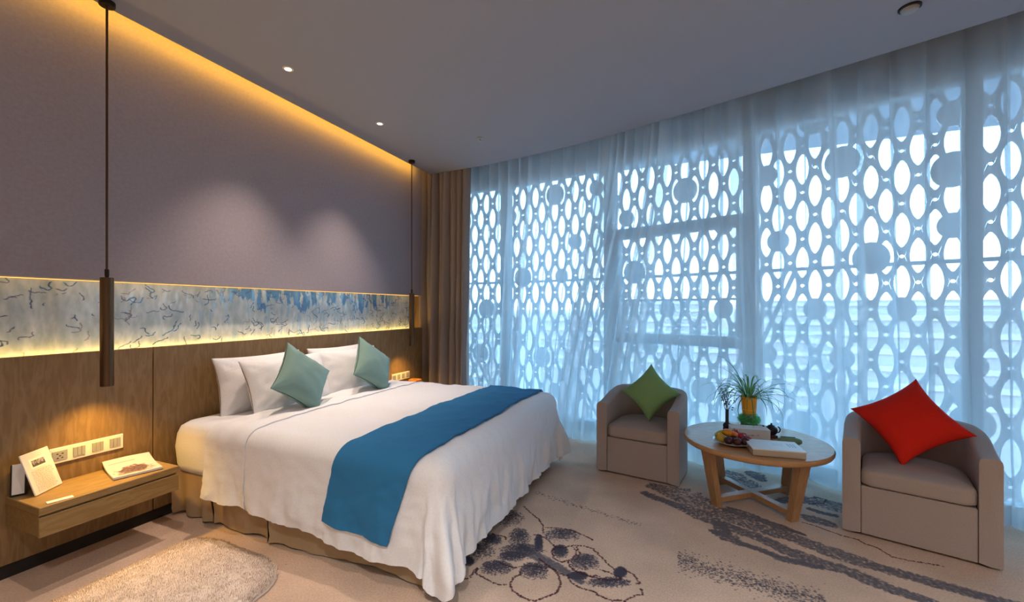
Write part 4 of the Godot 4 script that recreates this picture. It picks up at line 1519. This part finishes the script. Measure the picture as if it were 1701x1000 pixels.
	obj("pebble_bed", lathe([Vector2(0, 0.003), Vector2(0.05, 0.003), Vector2(0.054, 0.02), Vector2(0.054, 0.08), Vector2(0.04, 0.12), Vector2(0, 0.13)], 20), mat(Color(0.12, 0.50, 0.22), 0.9), gb)
	rng.seed = 12
	var ms := MB.new()
	for k in 1100:
		var a := rng.randf() * TAU
		var el := rng.randf_range(-0.5, 1.2)
		var dir := Vector3(cos(a) * cos(el), sin(el), sin(a) * cos(el))
		var b := Vector3(0, 0.092, 0) + dir * Vector3(0.060, 0.036, 0.060)
		var tip := b + (dir + Vector3(rng.randfn(0, 0.4), rng.randfn(0, 0.3), rng.randfn(0, 0.4))).normalized() * rng.randf_range(0.014, 0.026)
		var sd := dir.cross(Vector3(rng.randfn(), rng.randfn(), rng.randfn())).normalized() * 0.0036
		ms.tri(b - sd, b + sd, tip)
	var moss := mat(Color(0.20, 0.74, 0.36), 0.8)
	moss.backlight_enabled = true
	moss.backlight = Color(0.7, 0.95, 0.7)
	var mo := obj("moss", ms, moss, gb)
	mo.set_meta("kind", "stuff")

	var pp := thing("spider_plant", "spider plant with long arching leaves in a yellow pot", "potted plant", V(3.505, ty + 0.135, 3.545))
	obj("pot", lathe([Vector2(0, 0.0), Vector2(0.043, 0.0), Vector2(0.045, 0.003), Vector2(0.050, 0.06), Vector2(0.0555, 0.118), Vector2(0.058, 0.120), Vector2(0.058, 0.125), Vector2(0.053, 0.125), Vector2(0.050, 0.105), Vector2(0, 0.102)], 36), mat(Color(0.95, 0.66, 0.08), 0.4), pp)
	obj("band", lathe([Vector2(0.0475, 0.026), Vector2(0.0495, 0.027), Vector2(0.0498, 0.032), Vector2(0.048, 0.033)], 36), mat(Color(0.94, 0.76, 0.38), 0.5), pp)
	var leafs := []
	for c2 in [Color(0.16, 0.42, 0.16), Color(0.24, 0.52, 0.18), Color(0.10, 0.34, 0.16)]:
		var lm := mat(c2, 0.5)
		lm.backlight_enabled = true
		lm.backlight = Color(0.5, 0.6, 0.35)
		leafs.append(lm)
	rng.seed = 31
	for k in 64:
		var a := rng.randf() * TAU
		var up := rng.randf_range(0.35, 1.35)
		var ln := rng.randf_range(0.22, 0.47)
		if k == 0:
			a = 2.6
			up = 1.42
			ln = 0.24
		var fall := rng.randf_range(0.9, 2.3) if k else 0.1
		var dir := Vector2(cos(up), sin(up))
		var pos := Vector2(0.012 + rng.randf() * 0.015, 0.10)
		var pa := PackedVector3Array()
		var hz := Vector3(cos(a), 0, sin(a))
		var sdv := Vector3(-sin(a), 0, cos(a))
		var nseg := 9
		for j in nseg + 1:
			var s := float(j) / nseg
			var wd := 0.0046 * (1.0 - pow(s, 2.5)) * (0.6 + 0.4 * minf(1.0, s * 5.0)) + 0.0003
			var cpt := hz * pos.x + Vector3(0, pos.y, 0)
			var cup := Vector3(0, wd * 0.5, 0)
			pa.append_array([cpt - sdv * wd + cup, cpt, cpt + sdv * wd + cup])
			var ang := up - fall * s * s - 0.6 * fall * s
			dir = Vector2(cos(ang), sin(ang))
			pos += dir * ln / nseg
		var lf := MB.new()
		lf.grid(pa, 3, nseg + 1)
		obj("leaf", lf, leafs[k % 3], pp)

	# clay teapot on its wooden rest
	var tp := thing("teapot", "small dark clay teapot on a brown rest", "teapot", V(3.632, ty, 3.452), 0.3)
	obj("rest", boxm(Vector3(0, 0.010, 0), Vector3(0.06, 0.020, 0.06), 0.003), mat(Color(0.36, 0.20, 0.14), 0.5), tp)
	obj("body", lathe([Vector2(0, 0.02), Vector2(0.022, 0.021), Vector2(0.036, 0.036), Vector2(0.040, 0.052), Vector2(0.036, 0.068), Vector2(0.022, 0.079), Vector2(0, 0.081)], 28), M.clay, tp)
	obj("lid", lathe([Vector2(0.022, 0.079), Vector2(0.021, 0.083), Vector2(0.008, 0.088), Vector2(0.005, 0.093), Vector2(0.007, 0.098), Vector2(0, 0.101)], 20), M.clay, tp)
	obj("spout", tube([Vector3(-0.033, 0.05, 0), Vector3(-0.047, 0.062, 0), Vector3(-0.053, 0.078, 0), Vector3(-0.058, 0.082, 0)], [0.010, 0.007, 0.005, 0.0045], 10), M.clay, tp)
	var hp := []
	for k in 9:
		var a := -1.2 + 2.4 * k / 8.0
		hp.append(Vector3(0.034 + 0.024 * cos(a), 0.054 + 0.022 * sin(a), 0))
	obj("handle", tube(hp, [0.0042], 8), M.clay, tp)
	var cup := thing("tea_cup", "tiny dark tea cup behind the white carton", "cup", V(3.415, ty, 3.50))
	obj("body", lathe([Vector2(0, 0.0), Vector2(0.016, 0.0), Vector2(0.022, 0.02), Vector2(0.025, 0.034), Vector2(0.022, 0.034), Vector2(0.018, 0.012), Vector2(0, 0.008)], 20), M.clay, cup)
	# celadon incense holder
	var ce := thing("incense_holder", "pale green celadon incense holder with a dark slit lid", "incense holder", V(3.712, ty, 3.30), 0.12)
	var cp := []
	for k in 11:
		var s := k / 10.0
		cp.append(Vector3(lerpf(-0.068, 0.068, s), 0.027, 0))
	obj("body", tube(cp, [0.014, 0.021, 0.024, 0.0255, 0.026, 0.026, 0.026, 0.0255, 0.024, 0.021, 0.014], 16), mat(Color(0.46, 0.58, 0.44), 0.3), ce)
	obj("slit", boxm(Vector3(-0.01, 0.0535, 0), Vector3(0.085, 0.004, 0.010), 0.001), M.clay, ce)


func build_rug() -> void:
	var t := thing("bedside_rug", "cream fluffy sheepskin rug on the carpet beside the bed", "rug")
	var ol := PackedVector2Array()
	var c := Vector2(0.88, 1.0)
	var f := FastNoiseLite.new()
	f.seed = 61
	f.frequency = 1.0
	var n := 120
	for k in n:
		var a := TAU * k / n
		var cx := signf(cos(a)) * pow(absf(cos(a)), 0.42)
		var sy := signf(sin(a)) * pow(absf(sin(a)), 0.42)
		var q := c + Vector2(cx * 0.42, sy * 0.60 - 0.05 * cx) * (1.0 + 0.03 * f.get_noise_2d(cx * 4.0, sy * 4.0))
		ol.append(q)
	var p := PackedVector3Array()
	var rings := 40
	for r in rings + 1:
		var s := float(r) / rings
		for q in ol:
			var w := c + (q - c) * s
			var y := 0.026 * pow(1.0 - pow(s, 14.0), 0.5) + 0.004 + 0.005 * f.get_noise_2d(w.x * 12.0, w.y * 12.0) * (1.0 - pow(s, 10.0)) + 0.003 * f.get_noise_2d(w.x * 50.0, w.y * 50.0) * (1.0 - pow(s, 10.0))
			p.append(V(w.x, y, w.y))
	var mb := MB.new()
	mb.grid(p, n, rings + 1, true)
	var wool := mat(Color(0.92, 0.86, 0.81), 1.0, 0, 0.1)
	obj("hide", mb, wool, t)
	# pile
	var tuft := MB.new()
	for k in 3:
		var a := TAU * k / 3.0
		var d := Vector3(cos(a), 0, sin(a))
		tuft.tri(d * 0.001 - d.cross(Vector3.UP) * 0.0009, d * 0.001 + d.cross(Vector3.UP) * 0.0009, d * 0.005 + Vector3(0, 0.012, 0))
	var mm := MultiMesh.new()
	mm.transform_format = MultiMesh.TRANSFORM_3D
	for k in tuft.n.size():
		tuft.n[k] = Vector3.UP
	mm.mesh = tuft.mesh()
	mm.instance_count = 60000
	rng.seed = 90
	for k in 60000:
		var w := c + Vector2(rng.randf_range(-0.47, 0.47), rng.randf_range(-0.70, 0.70))
		while not Geometry2D.is_point_in_polygon(w, ol):
			w = c + Vector2(rng.randf_range(-0.47, 0.47), rng.randf_range(-0.70, 0.70))
		var s := maxf(absf((w.x - c.x) / 0.42), absf((w.y - c.y) / 0.60))
		var y := 0.024 * pow(maxf(0.0, 1.0 - pow(minf(s, 1.0), 14.0)), 0.5)
		var outw := V(w.x - c.x, 0, w.y - c.y).normalized() * pow(s, 8.0)
		var upv := (Vector3(rng.randfn(0, 0.35), 1.0, rng.randfn(0, 0.35)) + outw * 1.2).normalized()
		var xx := upv.cross(Vector3(0, 0, 1)).normalized()
		mm.set_instance_transform(k, Transform3D(Basis(xx, upv, xx.cross(upv)).rotated(upv, rng.randf() * TAU).scaled(Vector3.ONE * rng.randf_range(0.8, 1.5)), V(w.x, maxf(0.002, y), w.y)))
	var mi := MultiMeshInstance3D.new()
	mi.multimesh = mm
	mi.material_override = wool
	mi.name = "pile"
	mi.set_meta("kind", "stuff")
	t.add_child(mi, true)
